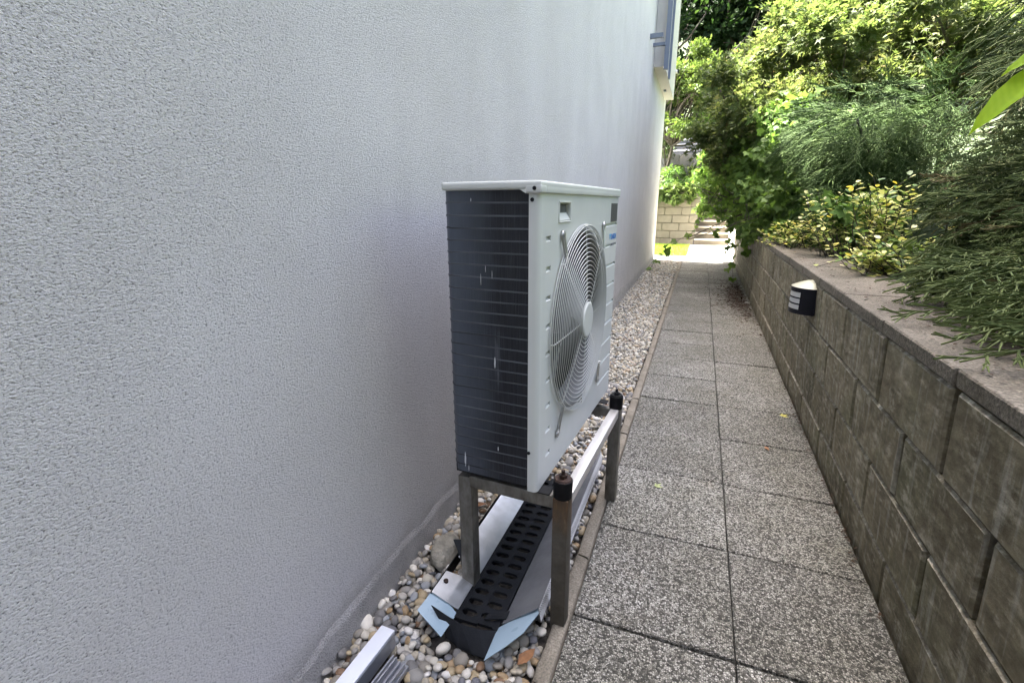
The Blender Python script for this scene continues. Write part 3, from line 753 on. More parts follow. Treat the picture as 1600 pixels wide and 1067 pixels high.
for (x, y, z, rusty) in ((0, 0, .466, 1), (0, LY, .452, 0)):
    dm = MB().cyl((x, y), .0285, z, z + .058, 24, .0295).build('rubber_damper', 'rubber', stand, 40, .003, 2)
    MB().cyl((x, y), .027, z + .0585, z + .063, 24, .024).build('washer', 'rusty_steel' if rusty else 'rubber', dm, 40)
    MB().cyl((x, y), .0125, z + .0632, z + .074, 6).build('nut', 'rusty_steel' if rusty else 'screw_black', dm)
    MB().cyl((x, y), .006, z + .0742, z + .088, 10).build('bolt', 'rusty_steel' if rusty else 'screw_black', dm, 40)
# feet plates of the unit that rest on the dampers
for y in (.0, LY): box('foot_bracket', 'dark_cavity', stand, -.10, -.036, y - .02, y + .022, .4695, .4735)

# ================================================================== DRAIN TRAY UNDER THE UNIT
drain = empty('drain_channel', (-.775, .5, 0), 0, 'black slotted drain channel with flared sheet metal sides under the heat pump', 'drain')
def dl(p): return (p[0] + .775, p[1] - .5, p[2])
# grate with two columns of slots (real openings)
GX0, GX1, GY0, GY1, GZ = -.848, -.700, -.175, .72, .022
gm = MB(); px0, px1 = GX0, GX1
xs = [px0, px0 + .014, (px0 + px1) / 2 - .007, (px0 + px1) / 2 + .007, px1 - .014, px1]
for a, b in ((0, 1), (2, 3), (4, 5)): gm.box(xs[a] + .775, xs[b] + .775, GY0 - .5, GY1 - .5, GZ - .012, GZ)
y = GY0; pitch = .0475
while y < GY1 - .02:
    for a, b, dy in ((1, 2, 0), (3, 4, .006)):
        gm.box(xs[a] + .775, xs[b] + .775, y + dy - .5, y + dy + .021 - .5, GZ - .011, GZ - .0006)
        for (u0, s) in ((xs[a], 1), (xs[b], -1)):    # rounded slot ends
            gm.add([(u0 + .775, y + dy + .021 - .5, GZ - .0012), (u0 + .775 + s * .011, y + dy + .021 - .5, GZ - .0012), (u0 + .775, y + dy + .032 - .5, GZ - .0012)], [(0, 1, 2) if s > 0 else (0, 2, 1)])
            gm.add([(u0 + .775, y + dy + .0475 - .5, GZ - .0012), (u0 + .775 + s * .011, y + dy + .0475 - .5, GZ - .0012), (u0 + .775, y + dy + .0375 - .5, GZ - .0012)], [(0, 2, 1) if s > 0 else (0, 1, 2)])
    y += pitch
gm.build('grate', 'plastic_black', drain)
MB().box(GX0 + .775, GX1 + .775, GY0 - .5, GY1 - .5, -.09, -.06).box(GX0 + .775 - .003, GX0 + .775, GY0 - .5, GY1 - .5, -.09, GZ).box(GX1 + .775, GX1 + .778, GY0 - .5, GY1 - .5, -.09, GZ).build('channel', 'plastic_black', drain)
# left flap in two lengths, flared up towards the house
def flap(name, mat, pts, nrm, th=.0022, fold=None):
    return MB().sheet([dl(p) for p in pts], nrm, th).build(name, mat, drain)
flap('side_sheet', 'galvanised', [(-.846, -.150, .028), (-.846, -.018, .028), (-.946, -.045, .064), (-.946, -.148, .064)], (.3, 0, .95))
flap('side_sheet', 'galvanised', [(-.845, .010, .026), (-.845, .70, .026), (-.938, .70, .062), (-.938, .036, .062)], (.3, 0, .95))
flap('sheet_lip', 'rubber', [(-.9475, -.150, .066), (-.9475, .70, .064), (-.9515, .70, .012), (-.9515, -.150, .012)], (-1, 0, 0), .003)
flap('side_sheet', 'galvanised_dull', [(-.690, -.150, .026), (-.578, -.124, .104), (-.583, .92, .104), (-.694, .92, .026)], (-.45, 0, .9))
flap('edge_strip', 'perforated_strip', [(-.5765, -.122, .102), (-.5815, .92, .102), (-.5735, .92, .052), (-.5685, -.122, .052)], (1, 0, 0), .0018)
MB().cyl(dl((-.926, -.083, 0))[:2], .0085, .048, .0615, 14).build('bolt_head', 'rusty_steel', drain, 40)
# film covered plates sticking out at the near end
flap('film_plate', 'film_blue', [(-.952, -.226, .0587), (-.850, -.258, .0227), (-.845, -.160, .0210), (-.948, -.120, .0573)], (.2, 0, .97))
flap('film_plate', 'film_blue', [(x, y, .026 + .62 * (x + .692) - .033 * (y + .286)) for x, y in ((-.692, -.286), (-.640, -.246), (-.600, -.205), (-.574, -.132), (-.586, -.108), (-.700, -.160))], (-.3, 0, .95))
# torn black end piece bent outwards
A = [dl(p) for p in ((-.912, -.206, .072), (-.862, -.199, .042), (-.81, -.200, .028), (-.75, -.196, .026), (-.698, -.184, .028))]
Bq = [dl(p) for p in ((-.880, -.212, .030), (-.855, -.222, -.018), (-.81, -.232, -.028), (-.755, -.238, -.030), (-.712, -.236, -.030))]
MB().strip(A, Bq, .003, (0, -1, .1)).build('end_piece', 'plastic_black', drain)
flap('stray_scrap', 'plastic_black', [(-.748, -.158, .032), (-.682, -.136, .036), (-.680, -.108, .042), (-.715, -.125, .036), (-.745, -.132, .030)], (0, 0, 1), .004)
# bent bracket leaning beside the back leg
MB().strip([dl(p) for p in ((-.952, .032, .135), (-.918, .012, .09), (-.890, -.012, .034))], [dl(p) for p in ((-.920, .044, .135), (-.892, .020, .09), (-.872, -.004, .034))], .003, (.6, .6, .3)).build('bent_tab', 'screw_black', drain)

# boulder beside the back leg
def lump(name, mat, loc, rad, seed, label=None, cat=None, sub=3, amp=.18):
    bm = bmesh.new(); bmesh.ops.create_icosphere(bm, subdivisions=sub, radius=1)
    r_ = np.random.default_rng(seed); ph = r_.uniform(0, 6, (6, 3)); fq = r_.uniform(1.2, 4.2, (6, 3))
    for v in bm.verts:
        p = np.array(v.co); d = sum(math.sin(fq[i] @ p + ph[i, 0]) for i in range(6)) / 6
        q = p * (1 + amp * d) * rad; v.co = Vector(q)
    me = bpy.data.meshes.new(name); bm.to_mesh(me); bm.free()
    o = link(name, me, mat, None, 60); o.location = loc
    return tag(o, label, cat)
lump('boulder', 'boulder_stone', (-1.035, .11, -.005), (.056, .088, .066), 3, 'rough grey brown stone lying between house wall and drain channel', 'stone', 4, .5)

# ---- aluminium profiles lying on the gravel
prof = empty('metal_profile', (-1.0, -.35, .0), R(2), 'white capped square aluminium profile lying on pebbles by the house wall', 'metal profile')
prof.rotation_euler = (0, 0, R(-2)) 
box('cover_face', 'aluminium_white', prof, -.024, .024, -.55, .033, .050, .062, .002)
box('channel_wall', 'aluminium_grey', prof, -.0235, -.0195, -.55, .033, .0, .0495)
box('channel_wall', 'aluminium_grey', prof, .0195, .0235, -.55, .033, .0, .0495)
box('channel_floor', 'aluminium_grey', prof, -.019, .019, -.55, .033, .0, .004)
prof2 = empty('metal_profile', (-.925, -.39, .0), R(-4), 'dull ribbed aluminium profile lying right of the white capped profile', 'metal profile')
box('base_plate', 'aluminium_grey', prof2, -.027, .030, -.5, .02, .0, .016, .001)
for i, x in enumerate((-.026, -.012, .004, .022)):
    box('rib', 'aluminium_grey', prof2, x, x + .005, -.5, .02 - .004 * i, .0165, .032 + .004 * (i % 2), .0012)

# ================================================================== PEBBLES
def project(p):
    d = p - CAM; z = d @ FW
    return 800 + FPX * (d @ RT) / z, 533.5 - FPX * (d @ UP) / z, z
def ico(sub):
    bm = bmesh.new(); bmesh.ops.create_icosphere(bm, subdivisions=sub, radius=1)
    bm.verts.ensure_lookup_table(); v = np.array([tuple(x.co) for x in bm.verts]); f = [tuple(x.index for x in q.verts) for q in bm.faces]; bm.free(); return v, f
def peb_shapes(sub, n):
    v, f = ico(sub); out = []
    for i in range(n):
        ph = rng.uniform(0, 6, (4, 3)); fq = rng.uniform(.8, 2.4, (4, 3))
        d = sum(np.sin(v @ fq[k] + ph[k, 0]) for k in range(4)) / 4
        out.append(v * (1 + .22 * d)[:, None])
    return out, f
SH2, F2 = peb_shapes(2, 14); SH1, F1 = peb_shapes(1, 8)
def blocked(x, y):
    if -.872 < x < -.682 and -.20 < y < .74: return True
    if -.90 < x < -.69 and -.262 < y <= -.20: return True
    if -1.03 < x < -.965 and -1 < y < -.325: return True
    if -.965 < x < -.89 and -.9 < y < -.375: return True
    for (lx, ly) in ((-.53, -.05), (-.49, .69)):
        if abs(x - lx) < .036 and abs(y - ly) < .036: return True
    if (x + 1.035) ** 2 / .003 + (y - .12) ** 2 / .011 < 1: return True
    return False
peb = []
for layer, (zc, sp) in enumerate(((-.036, .0245), (-.018, .0255))):
    y = -1.1
    while y < 10.95:
        s = sp if y < 2.5 else sp * (1.0 + min(.35, (y - 2.5) * .07))
        x = wallx(y) + .012
        while x < kx(y) - .055:
            px, py = x + rng.uniform(-.4, .4) * s, y + rng.uniform(-.4, .4) * s
            if px < kx(py) - .066 and px > wallx(py) + .012 and not blocked(px, py):
                rr = (.0132 if y < 2.5 else .0140) * math.exp(rng.normal(0, .26)) * (1 if y < 2.5 else 1.1)
                peb.append((px, py, zc + rng.uniform(-.006, .010), rr))
            x += s
        y += s
peb = np.array(peb)
proj = np.array([project(p[:3]) for p in peb])
vis = (proj[:, 0] > -5) & (proj[:, 0] < 1605) & (proj[:, 1] < 1075) & (proj[:, 2] > .1) & (peb[:, 2] > -.03)
score = np.where(vis, peb[:, 3] / np.maximum(proj[:, 2], .1), 0)
order = np.argsort(-score); near = set(order[:295].tolist())
ms = []
for i, s in enumerate(SH2):
    me = bpy.data.meshes.new('pebble'); me.from_pydata([tuple(p) for p in s], [], F2); me.materials.append(MATS['pebble'])
    me.polygons.foreach_set('use_smooth', [True] * len(me.polygons)); ms.append(me)
for i in near:
    p = peb[i]; o = bpy.data.objects.new('pebble', ms[rng.integers(len(ms))]); C.objects.link(o); o.parent = gravel
    o.location = p[:3]; a, b = rng.uniform(.85, 1.35), rng.uniform(.55, .85)
    o.scale = (p[3] * a, p[3] * rng.uniform(.85, 1.05), p[3] * b); o.rotation_euler = (rng.normal(0, .3), rng.normal(0, .3), rng.uniform(0, 6.28))
rest = np.array([i for i in range(len(peb)) if i not in near])
def mass(idx, shapes, faces, mat):
    grp = rng.integers(len(shapes), size=len(idx)); objs = []
    allv, allf, allr = [], [], []; k = 0
    F = np.array(faces)
    for gi, sv in enumerate(shapes):
        ii = idx[grp == gi]
        if not len(ii): continue
        p = peb[ii]; n = len(ii)
        th = rng.uniform(0, 6.28, n); c_, s_ = np.cos(th), np.sin(th)
        sc = np.stack([p[:, 3] * rng.uniform(.85, 1.35, n), p[:, 3] * rng.uniform(.85, 1.05, n), p[:, 3] * rng.uniform(.55, .85, n)], 1)
        q = sv[None] * sc[:, None, :]
        tx, ty = rng.normal(0, .3, n)[:, None], rng.normal(0, .3, n)[:, None]
        z = q[:, :, 2] + tx * q[:, :, 0] + ty * q[:, :, 1]
        x = q[:, :, 0] * c_[:, None] - q[:, :, 1] * s_[:, None]; y = q[:, :, 0] * s_[:, None] + q[:, :, 1] * c_[:, None]
        V = np.stack([x, y, z], 2) + p[:, None, :3]
        allv.append(V.reshape(-1, 3)); m = len(sv)
        allf.append((F[None] + (np.arange(n) * m)[:, None, None]).reshape(-1, 3) + k); k += n * m
        allr.append(np.repeat(rng.random(n), m))
    V = np.concatenate(allv); Fc = np.concatenate(allf); r_ = np.concatenate(allr)
    me = bpy.data.meshes.new('pebbles'); me.vertices.add(len(V)); me.vertices.foreach_set('co', V.astype(np.float32).ravel())
    me.loops.add(Fc.size); me.loops.foreach_set('vertex_index', Fc.astype(np.int32).ravel())
    me.polygons.add(len(Fc)); me.polygons.foreach_set('loop_start', (np.arange(len(Fc)) * 3).astype(np.int32))
    at = me.attributes.new('rnd', 'FLOAT', 'POINT'); at.data.foreach_set('value', r_.astype(np.float32))
    me.update(calc_edges=True); me.polygons.foreach_set('use_smooth', [True] * len(me.polygons))
    o = link('pebbles', me, mat, gravel); o['kind'] = 'stuff'; return o
mass(rest[peb[rest, 1] < 2.2], SH2, F2, 'pebble_mass')
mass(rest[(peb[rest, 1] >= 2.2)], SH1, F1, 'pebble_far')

# ================================================================== WALL LAMP
LC = (wx(2.03, .74) - .004, 2.03)
lamp = empty('wall_lamp', (LC[0], LC[1], .672), 0, 'black half round wall lamp with three white louvres and pale domed top', 'wall lamp')
LR = .125; LP = .112; LHT = .155
def arc(r, p, n=25, a0=0, a1=math.pi): return [(-p * math.sin(t), r * math.cos(t)) for t in np.linspace(a0, a1, n)]
def halfshell(mb, r, p, z0, z1, th, a0=0, a1=math.pi, n=25):
    o_ = arc(r, p, n, a0, a1); i_ = arc(r - th, p - th, n, a0, a1)
    v = [(x, y, z) for z in (z0, z1) for (x, y) in o_] + [(x, y, z) for z in (z0, z1) for (x, y) in i_]
    f = []
    for k in range(n - 1):
        f += [(k, k + 1, n + k + 1, n + k), (2 * n + k + 1, 2 * n + k, 3 * n + k, 3 * n + k + 1), (n + k, n + k + 1, 3 * n + k + 1, 3 * n + k), (k + 1, k, 2 * n + k, 2 * n + k + 1)]
    f += [(0, n, 3 * n, 2 * n), (n - 1, 3 * n - 1, 4 * n - 1, 2 * n - 1)]
    return mb.add(v, f)
shade = MB()
S0, S1 = R(42), R(138)     # louvre window
for (a0, a1, z0, z1) in ((0, S0, 0, LHT), (S1, math.pi, 0, LHT), (S0, S1, 0, .026), (S0, S1, .128, LHT), (S0, S1, .054, .062), (S0, S1, .090, .098)):
    halfshell(shade, LR, LP, z0, z1, .004, a0, a1, 17)
o_ = arc(LR, LP, 33); shade.add([(x, y, 0.0) for x, y in o_], [tuple(range(33))])
shade.build('shade', 'lamp_black', lamp, 50)
lens = halfshell(MB(), LR - .006, LP - .006, .012, .140, .002, n=33).build('lens', 'lamp_lens', lamp, 60)
for k in range(3):
    z = (.026, .062, .098)[k]
    halfshell(MB(), LR - .001, LP - .001, z + .001, z + .027, .004, S0 + .02, S1 - .02, 17).build('louvre', 'lamp_lens', lamp, 60)
mb = MB(); v = []; nn = 33; rows = 7
for i in range(rows):
    t = i / (rows - 1); s_ = 1.0 - t
    zz_ = LHT + .038 * math.sin(t * math.pi / 2)
    v += [(x * s_, y * s_, zz_) for x, y in arc(LR + .001, LP + .001, nn)]
f = [(i * nn + j, i * nn + j + 1, (i + 1) * nn + j + 1, (i + 1) * nn + j) for i in range(rows - 1) for j in range(nn - 1)]
mb.add(v, f).build('dome', 'lamp_opal', lamp, 60)
box('back_plate', 'lamp_black', lamp, .0, .012, -LR - .002, LR + .002, .002, LHT)

# ================================================================== FAR TERRACE AND STAIRS
TY = 15.8
twall = empty('terrace_wall', (-.4, TY, 0), 0, 'cream stone block terrace wall behind the lawn, left of the stairs', 'wall')
box('backing', 'soil', twall, -6, -.02, .03, .25, -.1, 1.70)
for c_ in range(7):
    z0 = c_ * .25 - .06; z1 = z0 + .245
    xe = .0 + .018 * c_; x = xe
    first = True
    while x > -6:
        w = .52 * (.5 if (first and c_ % 2) else 1) * random.uniform(.97, 1.03); first = False
        x0 = x - w
        b = MB().box(x0 + .004, x - .004, random.uniform(-.012, .004), .12, z0 + .003, z1 - .003).build('stone_block', 'terrace_stone', twall, 40, .012, 1)
        x = x0
stairs = empty('staircase', (.11, TY, 0), 0, 'cream stone staircase climbing from the plaza beside the terrace wall', 'stairs')
for k in range(9):
    y0 = k * .31; z1 = (k + 1) * .187
    st = box('step', 'step_stone', stairs, -.49, .53, y0 + .02, y0 + .72, max(-.05, z1 - .42), z1 - .045)
    box('tread', 'tread_stone', st, -.50, .54, y0 - .02, y0 + .33, z1 - .0445, z1, .006)
cheek = empty('stair_cheek_wall', (.76, 15.4, 0), 0, 'white rendered low wall on the right of the stone stairs', 'wall')
MB().add([(-.10, -1.2, -.05), (.12, -1.2, -.05), (.12, 2.6, -.05), (-.10, 2.6, -.05), (-.10, -1.2, .42), (.12, -1.2, .42), (.12, 2.6, 1.75), (-.10, 2.6, 1.75)],
         [(3, 2, 1, 0), (4, 5, 6, 7), (0, 1, 5, 4), (1, 2, 6, 5), (2, 3, 7, 6), (3, 0, 4, 7)]).build('render', 'white_render', cheek, 40, .01, 1)
upper = empty('upper_garden_wall', (-1.2, 20.0, 0), 0, 'grey concrete block wall high on the slope above the stairs', 'wall')
for i in range(7): box('concrete_block', 'grey_concrete', upper, -1.6 + i * .52, -1.09 + i * .52, -.1, .25, 2.4, 3.16, .015)
ust = empty('upper_steps', (-.9, 21.0, 0), 0, 'pale sunlit steps high on the slope above the grey block wall', 'stairs')
for k in range(5):
    us = box('step', 'grey_concrete', ust, -.75 + .03 * k, .45 + .03 * k, k * .38 + .03, k * .38 + .8, 2.8 + k * .25, 3.15 + k * .25)
    box('tread', 'white_render', us, -.78 + .03 * k, .48 + .03 * k, k * .38, k * .38 + .42, 3.152 + k * .25, 3.235 + k * .25, .008)

# ================================================================== PLANTS
def tubes(paths):
    mb = MB()
    for pts, r0, r1 in paths:
        n = len(pts); mb.tube(pts, list(np.linspace(r0, r1, n)), 6)
    return mb
def curve(a, b, bend=.1, n=6, sag=0):
    a, b = np.array(a, float), np.array(b, float); off = rng.normal(0, 1, 3) * bend * np.linalg.norm(b - a)
    return [a + (b - a) * t + off * math.sin(t * math.pi) + np.array([0, 0, -sag]) * t * t for t in np.linspace(0, 1, n)]

def leafy(name, label, cat, base, cents, rads, nl, tmpl, size, mat, trunk=(.05, .015), group=None, up=.6, wid=None, hang=0.0, crown='foliage', inner=True, outb=.7, bend=.12):
    """shrub or tree: branch to each leaf clump, leaves spread through the clump volumes with a ragged outline"""
    base = np.array(base, float); root = empty(name, tuple(base), 0, label, cat, group)
    cents = np.array(cents, float); rads = np.array(rads, float)
    k = len(cents); w = rads[:, 0] * rads[:, 1] * rads[:, 2] if rads.ndim == 2 else rads ** 3
    if rads.ndim == 1: rads = np.repeat(rads[:, None], 3, 1)
    w = w ** (2 / 3.0); idx = rng.choice(k, size=nl, p=w / w.sum())
    d = rand_dirs(nl); rad = rng.random(nl) ** .42
    lump_ = .75 + .35 * np.sin(d[:, 0] * 4 + idx) * np.sin(d[:, 1] * 5 + idx * 2) + .25 * np.sin(d[:, 2] * 6 + idx)
    pos = cents[idx] + d * rads[idx] * (rad * lump_)[:, None] + rng.normal(0, .02, (nl, 3))
    gc = cents.mean(0)
    out = (pos - gc); out /= np.linalg.norm(out, axis=1, keepdims=True) + 1e-6
    ax = d * .7 + rand_dirs(nl) * .8 + out * .5; ax[:, 2] -= hang
    nr = rand_dirs(nl) * .7 + out * outb + np.array([0, 0, up])
    rnd = np.clip(.15 + .55 * rng.random(nl) + .35 * (rad - .6) + rng.normal(0, .08, nl) + .10 * np.sin(idx * 1.7), 0, 1)
    instanced(crown, *tmpl, pos - base, ax, nr, size * rng.uniform(.65, 1.25, nl), mat, root, rnd, wid)
    paths = []; hub = base + np.array([(gc[0] - base[0]) * .4, (gc[1] - base[1]) * .4, max(.1, (gc[2] - base[2]) * .45)])
    paths.append((curve(base - [0, 0, .05], hub, .05), trunk[0], trunk[0] * .75))
    for c_ in cents:
        e = c_ + rng.normal(0, .1, 3); pts = curve(hub, e, bend); paths.append((pts, trunk[0] * .55, trunk[1]))
        for _ in range(3):
            s_ = pts[rng.integers(2, 5)]; e2 = c_ + rand_dirs(1)[0] * rads[0] * .9
            paths.append((curve(s_, e2, .15, 4), trunk[1] * .9, trunk[1] * .25))
    mb = tubes([([p - base for p in pts], a, b) for pts, a, b in paths])
    link('trunk' if trunk[0] > .04 else 'stem', mb.mesh('stem'), 'bark', root, 60)
    return root
def clumps(n, c, r, cr, zmin=None):
    c, r = np.array(c, float), np.array(r, float); out = []
    while len(out) < n:
        d = rand_dirs(1)[0] * rng.random() ** .35; p = c + d * r
        if zmin is not None and p[2] < zmin: continue
        out.append(p)
    return np.array(out), np.array([[cr * rng.uniform(.65, 1.3)] * 3 for _ in range(n)]) * [1, 1, .75]

# --- far trees on the slope
for (nm, lab, b, c, r, n, cr, nl, tm, sz, mt, tr) in (
    ('broadleaf_tree', 'dark green broadleaf tree on the slope above the pale sunlit steps', (.2, 24, 3.4), (.3, 24, 8.0), (3.4, 2.4, 4.2), 46, 1.15, 24000, OVAL, .26, 'leaf_dark', (.22, .05)),
    ('broadleaf_tree', 'tall dark tree behind the yellow green maple on the slope', (4.2, 22, 4.5), (4.6, 21, 9.0), (3.8, 2.2, 4.8), 46, 1.2, 20000, OVAL, .28, 'leaf_dark', (.22, .05)),
    ('broadleaf_tree', 'large dark tree filling the top right behind the weeping conifer', (9, 15, 4.5), (8.4, 14, 8.0), (3.6, 4.0, 5.0), 36, 1.3, 12000, OVAL, .3, 'leaf_dark', (.22, .05)),
    ('broadleaf_tree', 'dark tree standing beyond the house corner above the lawn', (-4.0, 22, 2.8), (-3.4, 22, 7.4), (2.6, 2.0, 4.0), 26, 1.05, 9000, OVAL, .26, 'leaf_dark', (.2, .05)),
    ('sapling_tree', 'light green sunlit sapling just beyond the house corner', (-1.9, 19.2, 1.9), (-.95, 18.0, 5.0), (1.05, .8, 1.45), 26, .46, 12000, OVAL, .13, 'leaf_bright', (.07, .02)),
    ('sapling_tree', 'bright green young tree between stairs and dark far tree', (.9, 18.4, 1.9), (.7, 18.0, 4.6), (.9, .8, 1.6), 20, .46, 6000, OVAL, .14, 'leaf_bright', (.07, .02)),
):
    cs, rs = clumps(n, c, r, cr, b[2] + .8)
    leafy(nm, lab, 'tree', b, cs, rs, nl, tm, sz, mt, tr, crown='crown', inner=False)

# --- unseen trees added beside and behind the viewer to block sky light
for (lab, b, c, r, nl) in (('unseen evergreen added on the bank just right of the view to block sky light', (2.8, -1.8, 1.6), (2.2, -2.3, 3.7), (1.3, 1.9, 2.0), 9000),
                           ('unseen evergreen added on the bank behind the viewer to block sky light', (2.6, -5.2, 1.3), (1.9, -5.4, 3.4), (1.6, 1.8, 2.2), 7000),
                           ('unseen evergreen added at the near end of the passage to block sky light', (.2, -10.5, -.1), (-.1, -10.5, 3.2), (1.6, 1.2, 2.8), 6000)):
    cs, rs = clumps(22, c, r, .75, b[2] + .6)
    leafy('unseen_evergreen', lab, 'tree', b, cs, rs, nl, OVAL, .2, 'leaf_dark', (.1, .03), crown='crown')

# --- plants on and around the terrace
cs = [(-.7 - .32 * i + rng.normal(0, .05), 15.78 + rng.normal(0, .05), 1.72 + rng.normal(0, .07)) for i in range(8)] + [(-.65 - .4 * i, 15.70, 1.52 - .1 * (i % 2)) for i in range(6)]
leafy('creeper', 'yellow green creeper spilling over the terrace wall top', 'creeper', (-1.6, 16.1, 1.70), cs, [[.24, .16, .17]] * len(cs), 3200, IVY, .115, 'leaf_bright', (.02, .006), hang=.7, up=.2)
for (lab, b, c, r, n, mt, sz) in (
    ('small rounded bright shrub above the creeper beside the house corner', (-1.5, 17.6, 1.7), (-1.35, 17.5, 2.2), (.55, .35, .4), 1500, 'leaf_mid', .09),
    ('pale yellow shrub beside the top of the stairs', (-.55, 18.2, 1.7), (-.5, 18.1, 2.25), (.5, .3, .45), 1400, 'leaf_bright', .09),
    ('round golden shrub in front of the pale upper steps', (-1.75, 19.4, 1.95), (-1.65, 19.4, 3.45), (.36, .3, .42), 1500, 'leaf_bright', .08),
    ('wide yellow green shrub below the grey block wall', (-1.1, 19.3, 1.85), (-1.05, 19.3, 2.42), (.85, .3, .38), 2600, 'leaf_bright', .09),
    ('leafy green shrub leaning over the top of the stone stairs', (.5, 18.9, 1.75), (.35, 18.6, 2.7), (.55, .4, .6), 1600, 'leaf_mid', .10)):
    cs, rs = clumps(7, c, r, .24)
    leafy('garden_shrub', lab, 'shrub', b, cs, rs, n, OVAL, sz, mt, (.025, .008))

# --- yellow green maple behind the wall
cs, rs = clumps(60, (1.05, 7.2, 2.65), (1.45, 2.4, 1.10), .34, 1.5)
leafy('maple_shrub', 'spreading yellow green maple shrub with reddish tips above the retaining wall', 'maple', (1.6, 7.2, .95), cs, rs, 34000, MAPLE, .075, 'leaf_maple', (.041, .006), up=.9, outb=.3)
cs = [(.05, 8.2, 3.2), (.25, 7.6, 3.35), (.45, 7.0, 3.2), (-.15, 8.6, 3.0), (.7, 6.6, 3.4), (1.1, 6.2, 3.5), (1.7, 5.6, 3.3), (.15, 7.4, 2.9), (2.0, 5.4, 2.95)]
leafy('maple_shrub', 'loose maple branches with bronze young leaves reaching left over the path', 'maple', (1.2, 7.9, .95), cs, [[.42, .4, .26]] * len(cs), 3600, MAPLE, .085, 'leaf_maple', (.035, .010), up=.9, outb=.2)

cs, rs = clumps(34, (2.1, 5.6, 2.85), (1.2, 1.1, .95), .36, 1.7)
leafy('maple_shrub', 'pale green maple crown filling the top centre right above the juniper', 'maple', (2.3, 6.0, 1.4), cs, rs, 17000, MAPLE, .075, 'leaf_maple', (.041, .006), up=.9, outb=.3)
# --- climbing vine hanging over the wall and path
def vine_mass():
    cs, rs = [], []
    for y in np.arange(5.2, 10.8, .42):
        for z, xl, r in ((1.05, .42, .22), (1.42, .15 + .06 * (10 - y), .28), (1.8, .0 + .08 * (10 - y), .32), (2.2, -.12 + .13 * (10 - y), .34)):
            if rng.random() < .12: continue
            cs.append((xl + r * .7 + rng.normal(0, .07), y + rng.normal(0, .1), z + rng.normal(0, .08))); rs.append([r, r, r * .8])
    for y in np.arange(5.0, 10.8, .7):
        for z in (1.3, 1.8): cs.append((1.05 + rng.normal(0, .1), y, z)); rs.append([.45, .45, .4])
    for k in range(16): cs.append((rng.uniform(-.32, .15), rng.uniform(9.8, 11.9), rng.uniform(1.55, 3.0))); rs.append([.24, .26, .22])
    for k in range(7): cs.append((rng.uniform(-.22, .3), rng.uniform(9.4, 11.4), rng.uniform(1.1, 1.55))); rs.append([.18, .2, .17])
    return cs, rs
cs, rs = vine_mass()
leafy('climbing_vine', 'dense dark green climbing vine spilling over the far end of the retaining wall', 'vine', (.85, 8.2, .88), cs, rs, 32000, IVY, .072, 'leaf_vine', (.016, .004), hang=.55, up=.25, outb=.8)

def shoot(name, label, pts, nleaf, size, r=.004, spread=.05, mat='leaf_vine', cat='vine shoot', group=None):
    pts = [np.array(p, float) for p in pts]
    t = np.linspace(0, len(pts) - 1, 7 * len(pts)); P = []
    for q in t:
        i = min(int(q), len(pts) - 2); f_ = q - i
        p0, p1, p2, p3 = pts[max(i - 1, 0)], pts[i], pts[i + 1], pts[min(i + 2, len(pts) - 1)]
        P.append(.5 * ((2 * p1) + (-p0 + p2) * f_ + (2 * p0 - 5 * p1 + 4 * p2 - p3) * f_ ** 2 + (-p0 + 3 * p1 - 3 * p2 + p3) * f_ ** 3))
    base = P[0]; root = empty(name, tuple(base), 0, label, cat, group)
    MB().tube([p - base for p in P], list(np.linspace(r, r * .4, len(P))), 5).build('stem', 'bark', root, 60)
    k = rng.integers(1, len(P), nleaf); pos = np.array([P[i] for i in k]) + rng.normal(0, spread, (nleaf, 3)) * [1, 1, .6]
    ax = rand_dirs(nleaf) + [0, 0, -.8]; nr = rand_dirs(nleaf) * .6 + [-.3, -.6, .3]
    instanced('foliage', *IVY, pos - base, ax, nr, size * rng.uniform(.7, 1.25, nleaf), mat, root)
    return root
shoot('vine_shoot', 'long thin vine shoot arching down across the path to the house corner', [(.30, 9.0, 1.95), (-.08, 9.0, 1.38), (-.33, 9.0, .80), (-.58, 9.0, .62), (-.84, 9.0, .40), (-1.02, 9.0, .20), (-1.12, 9.0, -.02)], 34, .115, .008, .05)
for (lab, top, bot, n) in (('vine shoot dangling lowest beside the shaded wall end', (.30, 7.4, 1.1), (.36, 7.2, .12), 15), ('vine shoot hanging just left of the wall end against the bright plaza', (.22, 8.0, 1.2), (.24, 8.0, .42), 14),
                          ('short leafy vine tip hanging before the stair cheek wall', (.10, 8.6, 1.35), (.05, 8.6, .72), 16), ('vine shoot clinging to the wall face under the dense vine', (.40, 6.6, 1.05), (.44, 6.5, .55), 14)):
    m_ = [(top[0] + (bot[0] - top[0]) * t + rng.normal(0, .03), top[1], top[2] + (bot[2] - top[2]) * t) for t in (0, .35, .7, 1)]
    shoot('vine_shoot', lab, m_, n, .10, .004, .035)

